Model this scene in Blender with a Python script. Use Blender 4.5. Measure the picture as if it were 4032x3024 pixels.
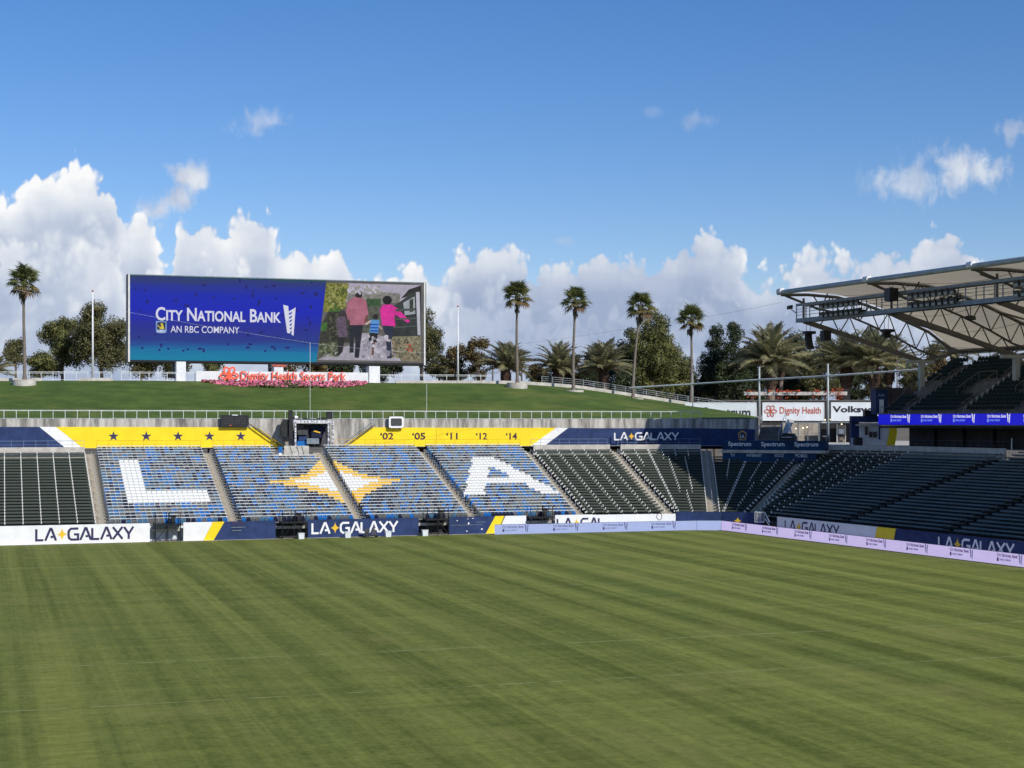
import bpy, bmesh, math, random
from mathutils import Vector, Matrix, noise as mnoise

for o in list(bpy.data.objects): bpy.data.objects.remove(o, do_unlink=True)
SC = bpy.context.scene
COL = SC.collection

# ------------------------------------------------------------------ camera
FPX, EYE, YAW, CX, HY = 6057.0, 10.8, math.radians(17.8), 2016.0, 1658.0
cd = bpy.data.cameras.new('camera'); cam = bpy.data.objects.new('camera', cd); COL.objects.link(cam)
cam.location = (0, 0, EYE); cam.rotation_euler = (math.pi/2, 0, -YAW)
cd.sensor_width = 36; cd.lens = FPX/4032*36; cd.shift_y = (HY-1512)/4032
cd.clip_start = .5; cd.clip_end = 9000
SC.camera = cam

# ------------------------------------------------------------------ sun, sky, exposure
SUN_DIR = Vector((-.548, 1.285, -1.0)).normalized()          # the way the light travels
SUN_EL = math.asin(-SUN_DIR.z); SUN_AZ = math.atan2(-SUN_DIR.x, -SUN_DIR.y)   # clockwise from +y
sd = bpy.data.lights.new('sun', 'SUN'); sd.energy = 4.2; sd.angle = math.radians(.53); sd.color = (1, .955, .88)
so = bpy.data.objects.new('sun', sd); COL.objects.link(so); so.location = (0, -60, 120)
so.rotation_euler = SUN_DIR.to_track_quat('-Z', 'Y').to_euler()
SC.view_settings.view_transform = 'Standard'; SC.view_settings.look = 'None'
SC.view_settings.gamma = 1; SC.view_settings.exposure = 0.0; SC.view_settings.use_curve_mapping = False

W = bpy.data.worlds.new('World'); SC.world = W; W.use_nodes = True
wt = W.node_tree; wt.nodes.clear()

class NX:
    """small expression helper over shader math nodes"""
    def __init__(s, tree): s.t = tree
    def n(s, kind, **kw):
        d = s.t.nodes.new(kind)
        for k, v in kw.items(): setattr(d, k, v)
        return d
    def put(s, sock, v):
        if isinstance(v, bpy.types.NodeSocket): s.t.links.new(v, sock)
        elif v is not None: sock.default_value = v
    def m(s, op, a, b=None, c=None, clamp=False):
        d = s.n('ShaderNodeMath', operation=op, use_clamp=clamp)
        s.put(d.inputs[0], a); s.put(d.inputs[1], b); s.put(d.inputs[2], c)
        return d.outputs[0]
    def smooth(s, v, a, b):
        d = s.n('ShaderNodeMapRange', interpolation_type='SMOOTHSTEP')
        s.put(d.inputs[0], v); s.put(d.inputs[1], a); s.put(d.inputs[2], b); s.put(d.inputs[3], 0.); s.put(d.inputs[4], 1.)
        return d.outputs[0]
    def xyz(s, x, y, z=0.):
        d = s.n('ShaderNodeCombineXYZ'); s.put(d.inputs[0], x); s.put(d.inputs[1], y); s.put(d.inputs[2], z); return d.outputs[0]
    def sep(s, v):
        d = s.n('ShaderNodeSeparateXYZ'); s.put(d.inputs[0], v); return d.outputs
    def noise(s, vec, scale, detail=4., rough=.55, dist=0., dims='3D'):
        d = s.n('ShaderNodeTexNoise', noise_dimensions=dims); s.put(d.inputs['Vector'], vec)
        d.inputs['Scale'].default_value = scale; d.inputs['Detail'].default_value = detail
        d.inputs['Roughness'].default_value = rough; d.inputs['Distortion'].default_value = dist
        return d.outputs['Fac']
    def mix(s, f, a, b):
        d = s.n('ShaderNodeMix', data_type='RGBA'); s.put(d.inputs[0], f); s.put(d.inputs[6], a); s.put(d.inputs[7], b); return d.outputs[2]

def lin(r, g, b, a=1.):
    f = lambda c: (c/255/12.92) if c/255 <= .04045 else ((c/255+.055)/1.055)**2.4
    return (f(r), f(g), f(b), a)

# cloud field: a function of direction only (azimuth from the pitch axis, elevation)
def cloud_group():
    g = bpy.data.node_groups.new('cloud_field', 'ShaderNodeTree')
    for nm in ('az', 'el'): g.interface.new_socket(nm, in_out='INPUT', socket_type='NodeSocketFloat')
    for nm in ('bank', 'shade', 'puff', 'lump'): g.interface.new_socket(nm, in_out='OUTPUT', socket_type='NodeSocketFloat')
    x = NX(g); i = x.n('NodeGroupInput'); o = x.n('NodeGroupOutput'); az, el = i.outputs[0], i.outputs[1]
    fc = x.n('ShaderNodeFloatCurve'); cv = fc.mapping.curves[0]
    pts = [(-400, 830), (-60, 870), (0, 840), (70, 800), (130, 770), (165, 715), (210, 690), (300, 690), (400, 672), (470, 705), (500, 800),
           (540, 870), (600, 850), (680, 1010), (705, 940), (745, 845), (835, 830), (890, 880), (960, 835), (1050, 815), (1085, 900),
           (1150, 960), (1215, 945), (1290, 990), (1340, 955), (1380, 1020), (1500, 1075), (1560, 1060), (1640, 1020), (1730, 1050),
           (1790, 980), (1860, 930), (2000, 935), (2110, 1010), (2200, 1020), (2330, 985), (2480, 1000), (2640, 985), (2680, 930), (2760, 905),
           (2870, 925), (2920, 1010), (2980, 1060), (3090, 1015), (3210, 970), (3260, 1000), (3360, 990), (3480, 960), (3560, 985),
           (3690, 930), (3740, 945), (3800, 1030), (4000, 1060), (4300, 1000)]
    A0, A1 = -.45, .45
    def cvp(px, py): return (((px-CX)/FPX-A0)/(A1-A0), (HY-py)/FPX/.25)
    q = [cvp(*p) for p in pts]
    cv.points[0].location = (0, q[0][1]); cv.points[1].location = (1, q[-1][1])
    for a, b in q: cv.points.new(a, b)
    fc.mapping.update()
    f = x.m('MULTIPLY_ADD', az, 1/(A1-A0), -A0/(A1-A0), clamp=True)
    x.put(fc.inputs['Value'], f); fc.inputs['Factor'].default_value = 1
    top = x.m('MULTIPLY', fc.outputs[0], .25)
    def billow(ox, oy, sc, det):
        v = x.xyz(x.m('ADD', az, ox), x.m('MULTIPLY_ADD', el, .7, oy), 0.)
        wv = x.n('ShaderNodeTexNoise', noise_dimensions='2D'); x.put(wv.inputs['Vector'], v); wv.inputs['Scale'].default_value = sc*1.1; wv.inputs['Detail'].default_value = 2
        wa = x.n('ShaderNodeVectorMath', operation='MULTIPLY_ADD'); x.put(wa.inputs[0], wv.outputs['Color']); wa.inputs[1].default_value = (.38/sc,)*3; x.put(wa.inputs[2], v)
        vo = x.n('ShaderNodeTexVoronoi', voronoi_dimensions='2D', feature='SMOOTH_F1'); x.put(vo.inputs['Vector'], wa.outputs[0]); vo.inputs['Scale'].default_value = sc
        vo.inputs['Detail'].default_value = det; vo.inputs['Roughness'].default_value = .55; vo.inputs['Lacunarity'].default_value = 2.3; vo.inputs['Smoothness'].default_value = .3
        return x.m('SUBTRACT', .62, vo.outputs['Distance']), v
    b1_, vec = billow(0., 0., 44, 2.)
    fb = x.noise(vec, 60, 5, .58, .2, '2D')
    lump = x.m('ADD', b1_, x.m('MULTIPLY', x.m('SUBTRACT', fb, .5), .36))          # about zero in the mean
    # three masses, one behind the other; each is whitest at its own crest
    acc = None; shade = None
    for k, (fac, ox, oy, sc, amp, soft_, base) in enumerate(((1., 0., 0., 46, .026, .0070, .99), (.76, 1.7, .4, 36, .050, .016, .90), (.50, 3.1, 1.3, 26, .060, .026, .78))):
        if k == 0: lm = lump
        else:
            bb, v2 = billow(ox, oy, sc, 2.); lm = x.m('ADD', bb, x.m('MULTIPLY', x.m('SUBTRACT', x.noise(v2, sc*.5, 4, .6, .2, '2D'), .5), 1.1))
        e = x.m('ADD', x.m('SUBTRACT', x.m('MULTIPLY', top, fac), el), x.m('MULTIPLY', lm, amp))
        den = x.smooth(e, -.0005, soft_)
        lt = x.m('SUBTRACT', base, x.m('MULTIPLY', x.smooth(e, .002, .040), .46))
        lt = x.m('ADD', lt, x.m('MULTIPLY', lm, .58))
        if k == 0: acc, shade = den, lt
        else:
            d2 = x.m('MULTIPLY', den, .8)
            shade = x.m('ADD', x.m('MULTIPLY', shade, x.m('SUBTRACT', 1., d2)), x.m('MULTIPLY', lt, d2)); acc = x.m('MAXIMUM', acc, den)
    bank = acc
    # slanted streamer and small detached clouds
    puff = None
    for px, py, rx, ry, rot, k in ((650, 840, 200, 66, -40, 1.0), (770, 712, 92, 70, 0, 1.), (1020, 495, 105, 52, 0, .5), (2740, 490, 80, 44, 0, .34),
                                   (3560, 745, 160, 84, -6, .68), (3745, 705, 150, 96, 10, .9), (3925, 572, 88, 52, 0, .7), (2215, 945, 60, 22, 0, .3),
                                   (2560, 450, 60, 24, 0, .16), (4060, 545, 50, 26, 0, .5)):
        a, b = (px-CX)/FPX, (HY-py)/FPX; rr = math.radians(-rot); ca, sa = math.cos(rr), math.sin(rr)
        dx, dy = x.m('SUBTRACT', az, a), x.m('SUBTRACT', el, b)
        uu = x.m('ADD', x.m('MULTIPLY', dx, ca*FPX/rx), x.m('MULTIPLY', dy, sa*FPX/rx))
        vv = x.m('SUBTRACT', x.m('MULTIPLY', dy, ca*FPX/ry), x.m('MULTIPLY', dx, sa*FPX/ry))
        r = x.m('SQRT', x.m('ADD', x.m('MULTIPLY', uu, uu), x.m('MULTIPLY', vv, vv)))
        e2 = x.m('ADD', x.m('SUBTRACT', 1., r), x.m('MULTIPLY', x.m('SUBTRACT', fb, .5), 2.6))
        d = x.m('MULTIPLY', x.smooth(e2, -.15, .95), k)
        puff = d if puff is None else x.m('MAXIMUM', puff, d)
    for s, v in zip(o.inputs, (bank, shade, puff, lump)): x.put(s, v)
    return g

x = NX(wt)
sky = x.n('ShaderNodeTexSky', sky_type='NISHITA', sun_disc=False)
sky.sun_elevation = SUN_EL; sky.sun_rotation = SUN_AZ; sky.air_density = 1.0; sky.dust_density = .2; sky.ozone_density = 3.0; sky.altitude = 30
hs = x.n('ShaderNodeHueSaturation'); hs.inputs['Saturation'].default_value = 1.3; x.put(hs.inputs['Color'], sky.outputs[0])
b1 = x.n('ShaderNodeBackground'); gn = x.n('ShaderNodeMix', data_type='RGBA', blend_type='MULTIPLY'); gn.inputs[0].default_value = 1; x.put(gn.inputs[6], hs.outputs[0]); gn.inputs[7].default_value = (1.0, .93, 1.08, 1); x.put(b1.inputs[0], gn.outputs[2]); b1.inputs[1].default_value = .106
wo = x.n('ShaderNodeOutputWorld'); x.put(wo.inputs[0], b1.outputs[0])

# clouds: a shell of sky 7 km off, thin air where there is no cloud
cm = bpy.data.materials.new('cloud'); cm.use_nodes = True; ct = cm.node_tree; ct.nodes.clear(); x = NX(ct)
geo = x.n('ShaderNodeNewGeometry'); nv = x.n('ShaderNodeVectorMath', operation='NORMALIZE'); x.put(nv.inputs[0], geo.outputs['Position'])
dx, dy, dz = x.sep(nv.outputs[0])
az = x.m('SUBTRACT', x.m('ARCTAN2', dx, dy), YAW); el = x.m('ARCSINE', dz)
cg = cloud_group()
def cl(a, e):
    d = x.n('ShaderNodeGroup', node_tree=cg); x.put(d.inputs[0], a); x.put(d.inputs[1], e); return d.outputs
c0 = cl(az, el)
dens = x.m('MAXIMUM', c0[0], c0[2])
dens = x.m('MULTIPLY', dens, x.smooth(el, -.03, -.01))
big = x.noise(x.xyz(x.m('MULTIPLY', az, .4), el), 20, 3, .5, .3, '2D')
lit = x.m('ADD', c0[1], x.m('MULTIPLY', x.m('SUBTRACT', big, .5), .95))
lit = x.m('SUBTRACT', lit, x.m('MULTIPLY', x.smooth(az, -.12, .0), .34))
only = x.m('SUBTRACT', 1., x.m('MULTIPLY', c0[0], 1., clamp=True))
lit = x.m('ADD', x.m('MULTIPLY', lit, c0[0]), x.m('MULTIPLY', only, x.m('ADD', .62, x.m('MULTIPLY', c0[3], .5))))
ramp = x.n('ShaderNodeValToRGB'); cr = ramp.color_ramp
cr.elements[0].position = 0; cr.elements[0].color = lin(160, 175, 203)
cr.elements[1].position = 1; cr.elements[1].color = lin(250, 251, 252)
e_ = cr.elements.new(.4); e_.color = lin(190, 201, 221)
e_ = cr.elements.new(.75); e_.color = lin(224, 230, 239)
x.put(ramp.inputs[0], x.m('MULTIPLY', lit, 1., clamp=True))
em = x.n('ShaderNodeEmission'); x.put(em.inputs[0], ramp.outputs[0]); em.inputs[1].default_value = 1.
tr = x.n('ShaderNodeBsdfTransparent'); mx = x.n('ShaderNodeMixShader')
x.put(mx.inputs[0], dens); x.put(mx.inputs[1], tr.outputs[0]); x.put(mx.inputs[2], em.outputs[0])
co = x.n('ShaderNodeOutputMaterial'); x.put(co.inputs[0], mx.outputs[0])
cm.cycles.emission_sampling = 'NONE'
CM = bpy.data.meshes.new('sky'); vs = []; fs = []; RD = 7000.
for j in range(9):
    e = math.radians(-1.5+j*2.2)
    for i in range(72): t = 2*math.pi*i/72; vs.append((RD*math.cos(e)*math.sin(t), RD*math.cos(e)*math.cos(t), RD*math.sin(e)))
for j in range(8):
    for i in range(72): k = (i+1) % 72; fs.append((j*72+i, j*72+72+i, j*72+72+k, j*72+k))
CM.from_pydata(vs, [], fs); CM.materials.append(cm)
co_ = bpy.data.objects.new('sky', CM); COL.objects.link(co_); co_['kind'] = 'structure'

# ------------------------------------------------------------------ helpers
CYW, SYW = math.cos(YAW), math.sin(YAW)
def at_depth(px, py, d):
    r = (px-CX)/FPX*d; return Vector((r*CYW+d*SYW, d*CYW-r*SYW, EYE-(py-HY)/FPX*d))
def at_y(px, py, y): return at_depth(px, py, y/(CYW-(px-CX)/FPX*SYW))
def at_z(px, py, z): return at_depth(px, py, FPX*(EYE-z)/(py-HY))

class MB:
    """collects shapes, builds one mesh object"""
    def __init__(s): s.v = []; s.f = []; s.mi = []
    def add(s, vs, fs, mi=0):
        b = len(s.v); s.v += [tuple(p) for p in vs]
        for f in fs: s.f.append(tuple(b+i for i in f)); s.mi.append(mi)
    def frame_box(s, o, a, b, c, mi=0):
        """box with corner o and edge vectors a, b, c"""
        o, a, b, c = map(Vector, (o, a, b, c))
        vs = [o, o+a, o+a+b, o+b, o+c, o+a+c, o+a+b+c, o+b+c]
        fs = [(0, 3, 2, 1), (4, 5, 6, 7), (0, 1, 5, 4), (1, 2, 6, 5), (2, 3, 7, 6), (3, 0, 4, 7)]
        if a.cross(b).dot(c) < 0: fs = [f[::-1] for f in fs]
        s.add(vs, fs, mi)
    def box(s, x0, x1, y0, y1, z0, z1, mi=0): s.frame_box((x0, y0, z0), (x1-x0, 0, 0), (0, y1-y0, 0), (0, 0, z1-z0), mi)
    def tube(s, p, q, r, n=6, r2=None, mi=0, caps=True):
        p, q = Vector(p), Vector(q); d = (q-p)
        if d.length < 1e-6: return
        d.normalize(); u = d.orthogonal().normalized(); w = d.cross(u); r2 = r if r2 is None else r2
        vs = []
        for c, rr in ((p, r), (q, r2)):
            for k in range(n):
                t = 2*math.pi*k/n; vs.append(c+u*math.cos(t)*rr+w*math.sin(t)*rr)
        fs = [(k, (k+1) % n, n+(k+1) % n, n+k) for k in range(n)]
        if caps: fs += [tuple(range(n))[::-1], tuple(range(n, 2*n))]
        s.add(vs, fs, mi)
    def path(s, pts, r, n=6, mi=0):
        for a, b in zip(pts, pts[1:]): s.tube(a, b, r, n, mi=mi)
    def bar(s, p, q, w, h, mi=0):
        """square bar from p to q, w across, h in the up direction"""
        p, q = Vector(p), Vector(q); d = q-p
        u = d.cross(Vector((0, 0, 1)));
        if u.length < 1e-6: u = Vector((1, 0, 0))
        u.normalize(); v = u.cross(d).normalized()
        s.frame_box(p-u*w/2-v*h/2, d, u*w, v*h, mi)
    def poly(s, pts, depth, nrm, mi=0):
        """flat polygon extruded by depth along -nrm (front face at pts)"""
        n = len(pts); nrm = Vector(nrm); pts = [Vector(p) for p in pts]
        a = Vector((0, 0, 0))
        for i in range(n): a += pts[i].cross(pts[(i+1) % n])
        if a.dot(nrm) < 0: pts = pts[::-1]
        vs = pts+[p-nrm*depth for p in pts]
        fs = [tuple(range(n)), tuple(range(2*n-1, n-1, -1))]+[(i, n+i, n+(i+1) % n, (i+1) % n) for i in range(n)]
        s.add(vs, fs, mi)
    def mesh(s, name, mats, smooth=False):
        me = bpy.data.meshes.new(name); me.from_pydata(s.v, [], s.f)
        for m in (mats if isinstance(mats, (list, tuple)) else [mats]): me.materials.append(m)
        if any(s.mi): me.polygons.foreach_set('material_index', s.mi)
        if smooth: me.polygons.foreach_set('use_smooth', [True]*len(me.polygons))
        me.update(); return me
    def build(s, name, mats, parent=None, smooth=False, **kw): return put(name, s.mesh(name, mats, smooth), parent, **kw)

def put(name, me, parent=None, matrix=None, world=True, label=None, cat=None, group=None, kind=None):
    o = bpy.data.objects.new(name, me); COL.objects.link(o)
    if parent is not None:
        o.parent = parent
        if world: o.matrix_parent_inverse = parent.matrix_basis.inverted()
    if matrix is not None: o.matrix_basis = matrix
    return tag(o, label, cat, group, kind)
def tag(o, label=None, cat=None, group=None, kind=None):
    if label: o['label'] = label
    if cat: o['category'] = cat
    if group: o['group'] = group
    if kind: o['kind'] = kind
    return o
def thing(name, label, cat, loc=(0, 0, 0), rz=0., group=None):
    o = bpy.data.objects.new(name, None); COL.objects.link(o); o.empty_display_size = .3
    o.location = loc; o.rotation_euler = (0, 0, rz); o.matrix_basis = Matrix.Translation(Vector(loc)) @ Matrix.Rotation(rz, 4, 'Z')
    return tag(o, label, cat, group)

# ------------------------------------------------------------------ materials (procedural)
def mat(name, c, rough=.6, var=.12, scale=3., metal=0., spec=.4, bump=0., bscale=None, c2=None, stretch=None, emit=None, estr=1., coat=0.):
    m = bpy.data.materials.new(name); m.use_nodes = True; t = m.node_tree; x = NX(t)
    b = t.nodes['Principled BSDF']; b.inputs['Roughness'].default_value = rough; b.inputs['Metallic'].default_value = metal
    b.inputs['Specular IOR Level'].default_value = spec; b.inputs['Coat Weight'].default_value = coat
    tcn = x.n('ShaderNodeTexCoord'); v = tcn.outputs['Object']
    if stretch:
        mp = x.n('ShaderNodeMapping'); x.put(mp.inputs[0], v); mp.inputs['Scale'].default_value = stretch; v = mp.outputs[0]
    n = x.noise(v, scale, 5, .6)
    dark = tuple(k*(1-var*1.3) for k in c[:3])+(1,); lite = tuple(min(1, k*(1+var)) for k in (c2 or c)[:3])+(1,)
    x.put(b.inputs['Base Color'], x.mix(x.smooth(n, .3, .7), dark, lite))
    if bump:
        bn = x.n('ShaderNodeBump'); bn.inputs['Strength'].default_value = bump; bn.inputs['Distance'].default_value = .05
        x.put(bn.inputs['Height'], x.noise(v, bscale or scale*4, 5, .65)); x.put(b.inputs['Normal'], bn.outputs[0])
    if emit:
        b.inputs['Emission Color'].default_value = emit; b.inputs['Emission Strength'].default_value = estr
    return m
M = {}
M['white_wall'] = mat('white_wall', (.78, .78, .77, 1), .5, .05, .9)
M['navy_wall'] = mat('navy_wall', (.026, .046, .125, 1), .65, .16, 1.2, spec=.15)
M['yellow_wall'] = mat('yellow_wall', (.87, .645, .008, 1), .5, .05, .8)
M['gold'] = mat('gold', (.82, .50, .03, 1), .5, .08, 4)
M['navy_ink'] = mat('navy_ink', (.03, .026, .085, 1), .5, .1, 4)
M['maroon_ink'] = mat('maroon_ink', (.06, .022, .03, 1), .5, .1, 4)
M['white_ink'] = mat('white_ink', (.8, .8, .8, 1), .5, .04, 4)
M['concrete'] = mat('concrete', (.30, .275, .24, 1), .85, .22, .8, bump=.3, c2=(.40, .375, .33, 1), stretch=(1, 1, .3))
M['concrete_light'] = mat('concrete_light', (.50, .47, .42, 1), .85, .16, 1.4, bump=.2)
M['step'] = mat('step', (.36, .32, .25, 1), .9, .3, 2.4, bump=.3)
M['bench'] = mat('bench', (.055, .068, .055, 1), .7, .2, 1.3, spec=.15, stretch=(.5, 4, 4))
M['bracket'] = mat('bracket', (.74, .74, .70, 1), .4, .1, 9)
M['galv'] = mat('galv', (.46, .50, .50, 1), .42, .12, 5, metal=.35)
M['rail_white'] = mat('rail_white', (.74, .77, .75, 1), .4, .08, 5)
M['rail_blue'] = mat('rail_blue', (.20, .26, .36, 1), .45, .1, 5)
M['rail_ochre'] = mat('rail_ochre', (.72, .40, .01, 1), .45, .1, 5)
M['black'] = mat('black', (.012, .012, .014, 1), .55, .25, 4)
M['black_metal'] = mat('black_metal', (.018, .018, .018, 1), .4, .2, 6, metal=.3)
M['dark_grey'] = mat('dark_grey', (.05, .052, .055, 1), .5, .2, 4)
M['steel'] = mat('steel', (.15, .14, .125, 1), .45, .14, 2, metal=.2)
M['steel_blue'] = mat('steel_blue', (.20, .24, .27, 1), .42, .14, 2, metal=.2)
M['white_metal'] = mat('white_metal', (.74, .75, .75, 1), .4, .06, 2)
M['sign_white'] = mat('sign_white', (.66, .70, .72, 1), .45, .05, .7)
M['seat_navy'] = mat('seat_navy', (.012, .017, .045, 1), .62, .25, 6, spec=.18)
M['seat_blue'] = mat('seat_blue', (.012, .145, .46, 1), .62, .2, 6, spec=.18)
M['seat_slate'] = mat('seat_slate', (.060, .150, .255, 1), .62, .2, 6, spec=.18)
M['seat_grey'] = mat('seat_grey', (.125, .130, .130, 1), .62, .2, 6, spec=.18)
M['seat_white'] = mat('seat_white', (.80, .80, .78, 1), .62, .05, 6, spec=.18)
M['seat_gold'] = mat('seat_gold', (.84, .52, .03, 1), .62, .1, 6, spec=.18)
M['seat_green'] = mat('seat_green', (.016, .034, .034, 1), .62, .25, 6, spec=.18)
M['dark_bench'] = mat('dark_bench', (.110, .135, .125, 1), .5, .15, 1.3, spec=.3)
M['shade_toned_concrete'] = mat('shade_toned_concrete', (.025, .026, .027, 1), .9, .3, 1.5)  # concrete with the shade between bench rows put into its colour
M['trunk'] = mat('trunk', (.17, .135, .105, 1), .9, .3, 5, bump=.6, stretch=(1, 1, 4))
M['palm_trunk'] = mat('palm_trunk', (.20, .165, .135, 1), .9, .3, 4, bump=.6, stretch=(.6, .6, 5))
M['palm_boot'] = mat('palm_boot', (.075, .045, .028, 1), .9, .45, 5, bump=.8)
M['flesh_red'] = mat('coral', (.90, .13, .06, 1), .4, .06, 3)
M['coral_ink'] = mat('coral_ink', (.46, .10, .06, 1), .5, .08, 3)
M['black_ink'] = mat('black_ink', (.012, .012, .016, 1), .5, .1, 3)
# ------------------------------------------------------------------ setting: ground, pitch, hill
def grass_mat(name, mown):
    m = bpy.data.materials.new(name); m.use_nodes = True; t = m.node_tree; x = NX(t); b = t.nodes['Principled BSDF']
    tcn = x.n('ShaderNodeTexCoord'); v = tcn.outputs['Object']; px, py, pz = x.sep(v)
    fine = x.noise(v, 9., 6, .75); mid = x.noise(v, 1.1, 4, .6)
    if mown:
        # mowing passes run away from the camera; each pass has its own width and lean
        wob = x.m('MULTIPLY', x.m('SUBTRACT', x.noise(v, .05, 2, .5), .5), .12)
        u = x.m('ADD', x.m('ADD', px, x.m('MULTIPLY', py, .018)), wob)
        s1 = x.m('SINE', x.m('MULTIPLY', u, 2*math.pi/3.75))
        band = x.smooth(s1, -.55, .55)
        p1 = x.noise(x.xyz(x.m('MULTIPLY', u, 1.), x.m('MULTIPLY', py, .012)), .55, 4, .7)          # long uneven passes
        p2 = x.noise(x.xyz(x.m('MULTIPLY', px, .03), py), .42, 4, .72)                              # older passes across
        blot = x.noise(x.xyz(px, x.m('MULTIPLY', py, .6)), .16, 5, .62)
        streak = x.noise(x.xyz(x.m('MULTIPLY', px, .35), x.m('MULTIPLY', py, 2.2)), 1.6, 6, .8)
        g1 = x.noise(x.xyz(x.m('MULTIPLY', px, .5), py), 5.5, 5, .75)            # leaf grain, longer across the view
        g2 = x.noise(x.xyz(x.m('MULTIPLY', px, .22), py), 1.5, 5, .7)
        p3 = x.noise(x.xyz(u, x.m('MULTIPLY', py, .004)), 1.6, 3, .7)            # wheel and reel marks
        gr = x.noise(x.xyz(x.m('MULTIPLY', px, 2.4), x.m('MULTIPLY', py, .85)), 1., 5, .78)
        k = x.m('MULTIPLY', band, x.m('MULTIPLY_ADD', x.smooth(px, 5., 45.), .13, .15))
        k = x.m('ADD', k, x.m('MULTIPLY', x.m('SUBTRACT', p1, .5), 1.5))
        k = x.m('ADD', k, x.m('MULTIPLY', x.m('SUBTRACT', p3, .5), .85))
        k = x.m('ADD', k, x.m('MULTIPLY', x.m('SUBTRACT', p2, .5), .85))
        k = x.m('ADD', k, x.m('MULTIPLY', x.m('SUBTRACT', g1, .5), 1.5))
        k = x.m('ADD', k, x.m('MULTIPLY', x.m('SUBTRACT', g2, .5), .55))
        k = x.m('ADD', k, x.m('MULTIPLY', x.m('SUBTRACT', gr, .5), .95))
        k = x.m('ADD', k, .32, clamp=True)
        c = x.mix(k, (.080, .101, .008, 1), (.238, .264, .050, 1))
        c = x.mix(x.m('MULTIPLY', x.smooth(blot, .52, .74), .5), c, (.24, .225, .058, 1))
        green = x.noise(x.xyz(px, x.m('MULTIPLY', py, .5), 7.), .22, 4, .6)
        c = x.mix(x.m('MULTIPLY', x.smooth(green, .55, .78), .4), c, (.085, .135, .020, 1))
        # faint worn lines left from earlier pitch markings
        for y0, w in ((70.5, .10), (60.2, .08), (95.4, .08), (118.6, .09)):
            ln = x.m('SUBTRACT', 1., x.smooth(x.m('ABSOLUTE', x.m('SUBTRACT', py, y0)), w*.4, w*1.8))
            c = x.mix(x.m('MULTIPLY', ln, x.m('MULTIPLY', x.smooth(mid, .35, .6), .5)), c, (.32, .35, .15, 1))
        edge = x.smooth(px, -3.0, -1.2)
        wear = x.m('MULTIPLY', x.m('SUBTRACT', 1., x.smooth(x.m('ABSOLUTE', x.m('ADD', px, -1.6)), .5, 1.3)), x.smooth(py, 95., 70.))
        c = x.mix(x.m('MULTIPLY', wear, x.m('MULTIPLY', x.smooth(streak, .3, .7), .55)), c, (.34, .34, .07, 1))
    else:
        k = x.m('ADD', x.m('MULTIPLY', fine, .6), x.m('MULTIPLY', x.noise(v, .35, 5, .65), .6))
        c = x.mix(x.smooth(k, .4, .85), (.040, .076, .008, 1), (.120, .172, .026, 1))
        dry = x.noise(v, .12, 4, .6)
        c = x.mix(x.m('MULTIPLY', x.smooth(dry, .5, .72), .5), c, (.175, .180, .040, 1))
        b2_ = x.noise(v, .9, 5, .7); c = x.mix(x.m('MULTIPLY', x.smooth(b2_, .5, .8), .45), c, (.045, .075, .012, 1))
    x.put(b.inputs['Base Color'], c); b.inputs['Roughness'].default_value = .85; b.inputs['Specular IOR Level'].default_value = .25
    bn = x.n('ShaderNodeBump'); bn.inputs['Strength'].default_value = .55; bn.inputs['Distance'].default_value = .05
    x.put(bn.inputs['Height'], x.noise(v, 14. if mown else 5., 6, .8)); x.put(b.inputs['Normal'], bn.outputs[0])
    return m
M['pitch'] = grass_mat('pitch', True); M['hill_grass'] = grass_mat('hill_grass', False)
M['soil'] = mat('soil', (.16, .13, .09, 1), .95, .3, .05, bump=.2)

g = MB(); g.add([(-3000, -3000, -.6), (3000, -3000, -.6), (3000, 3000, -.6), (-3000, 3000, -.6)], [(0, 1, 2, 3)]); g.build('ground', M['soil'], kind='structure')
# inner edge of the bowl, seen from above
V = [Vector(p) for p in ((-18, 140.7), (44, 141.3), (54, 140.9), (62.5, 140.2), (66.3, 138.6), (68.3, 136.5), (68.9, 135.0), (75.86, 65.35))]
V = [Vector((p[0], p[1], 0)) for p in V]; NS = len(V)-1
TD = [(V[i+1]-V[i]).normalized() for i in range(NS)]; BK = [Vector((-d.y, d.x, 0)) for d in TD]
def mitre(k, o):
    if k <= 0: return V[0]+BK[0]*o
    if k >= NS: return V[NS]+BK[NS-1]*o
    m = (BK[k-1]+BK[k]).normalized(); return V[k]+m*(o/m.dot(BK[k]))
def off_line(o, k0=0, k1=None): return [mitre(k, o) for k in range(k0, (NS if k1 is None else k1)+1)]
AL, BR = TD[NS-1], BK[NS-1]                     # right stand: along (towards the camera) and back
def RS(s, o, z=0.): p = V[6]+AL*s+BR*o; return Vector((p.x, p.y, z))

g = MB()
inner = off_line(-.55)
g.add([(-40, -30, 0), (82, -30, 0)]+[(p.x, p.y, 0) for p in inner[::-1]]+[(-40, inner[0].y, 0)], [tuple(range(NS+4))]); g.build('pitch', M['pitch'], kind='structure')
g = MB(); outer = off_line(.1)
for a, b, c_, d in zip(inner, inner[1:], outer[1:], outer): g.add([(p.x, p.y, .012) for p in (a, b, c_, d)], [(0, 1, 2, 3)])
g.build('perimeter_path', M['concrete_light'], kind='structure')

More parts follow.
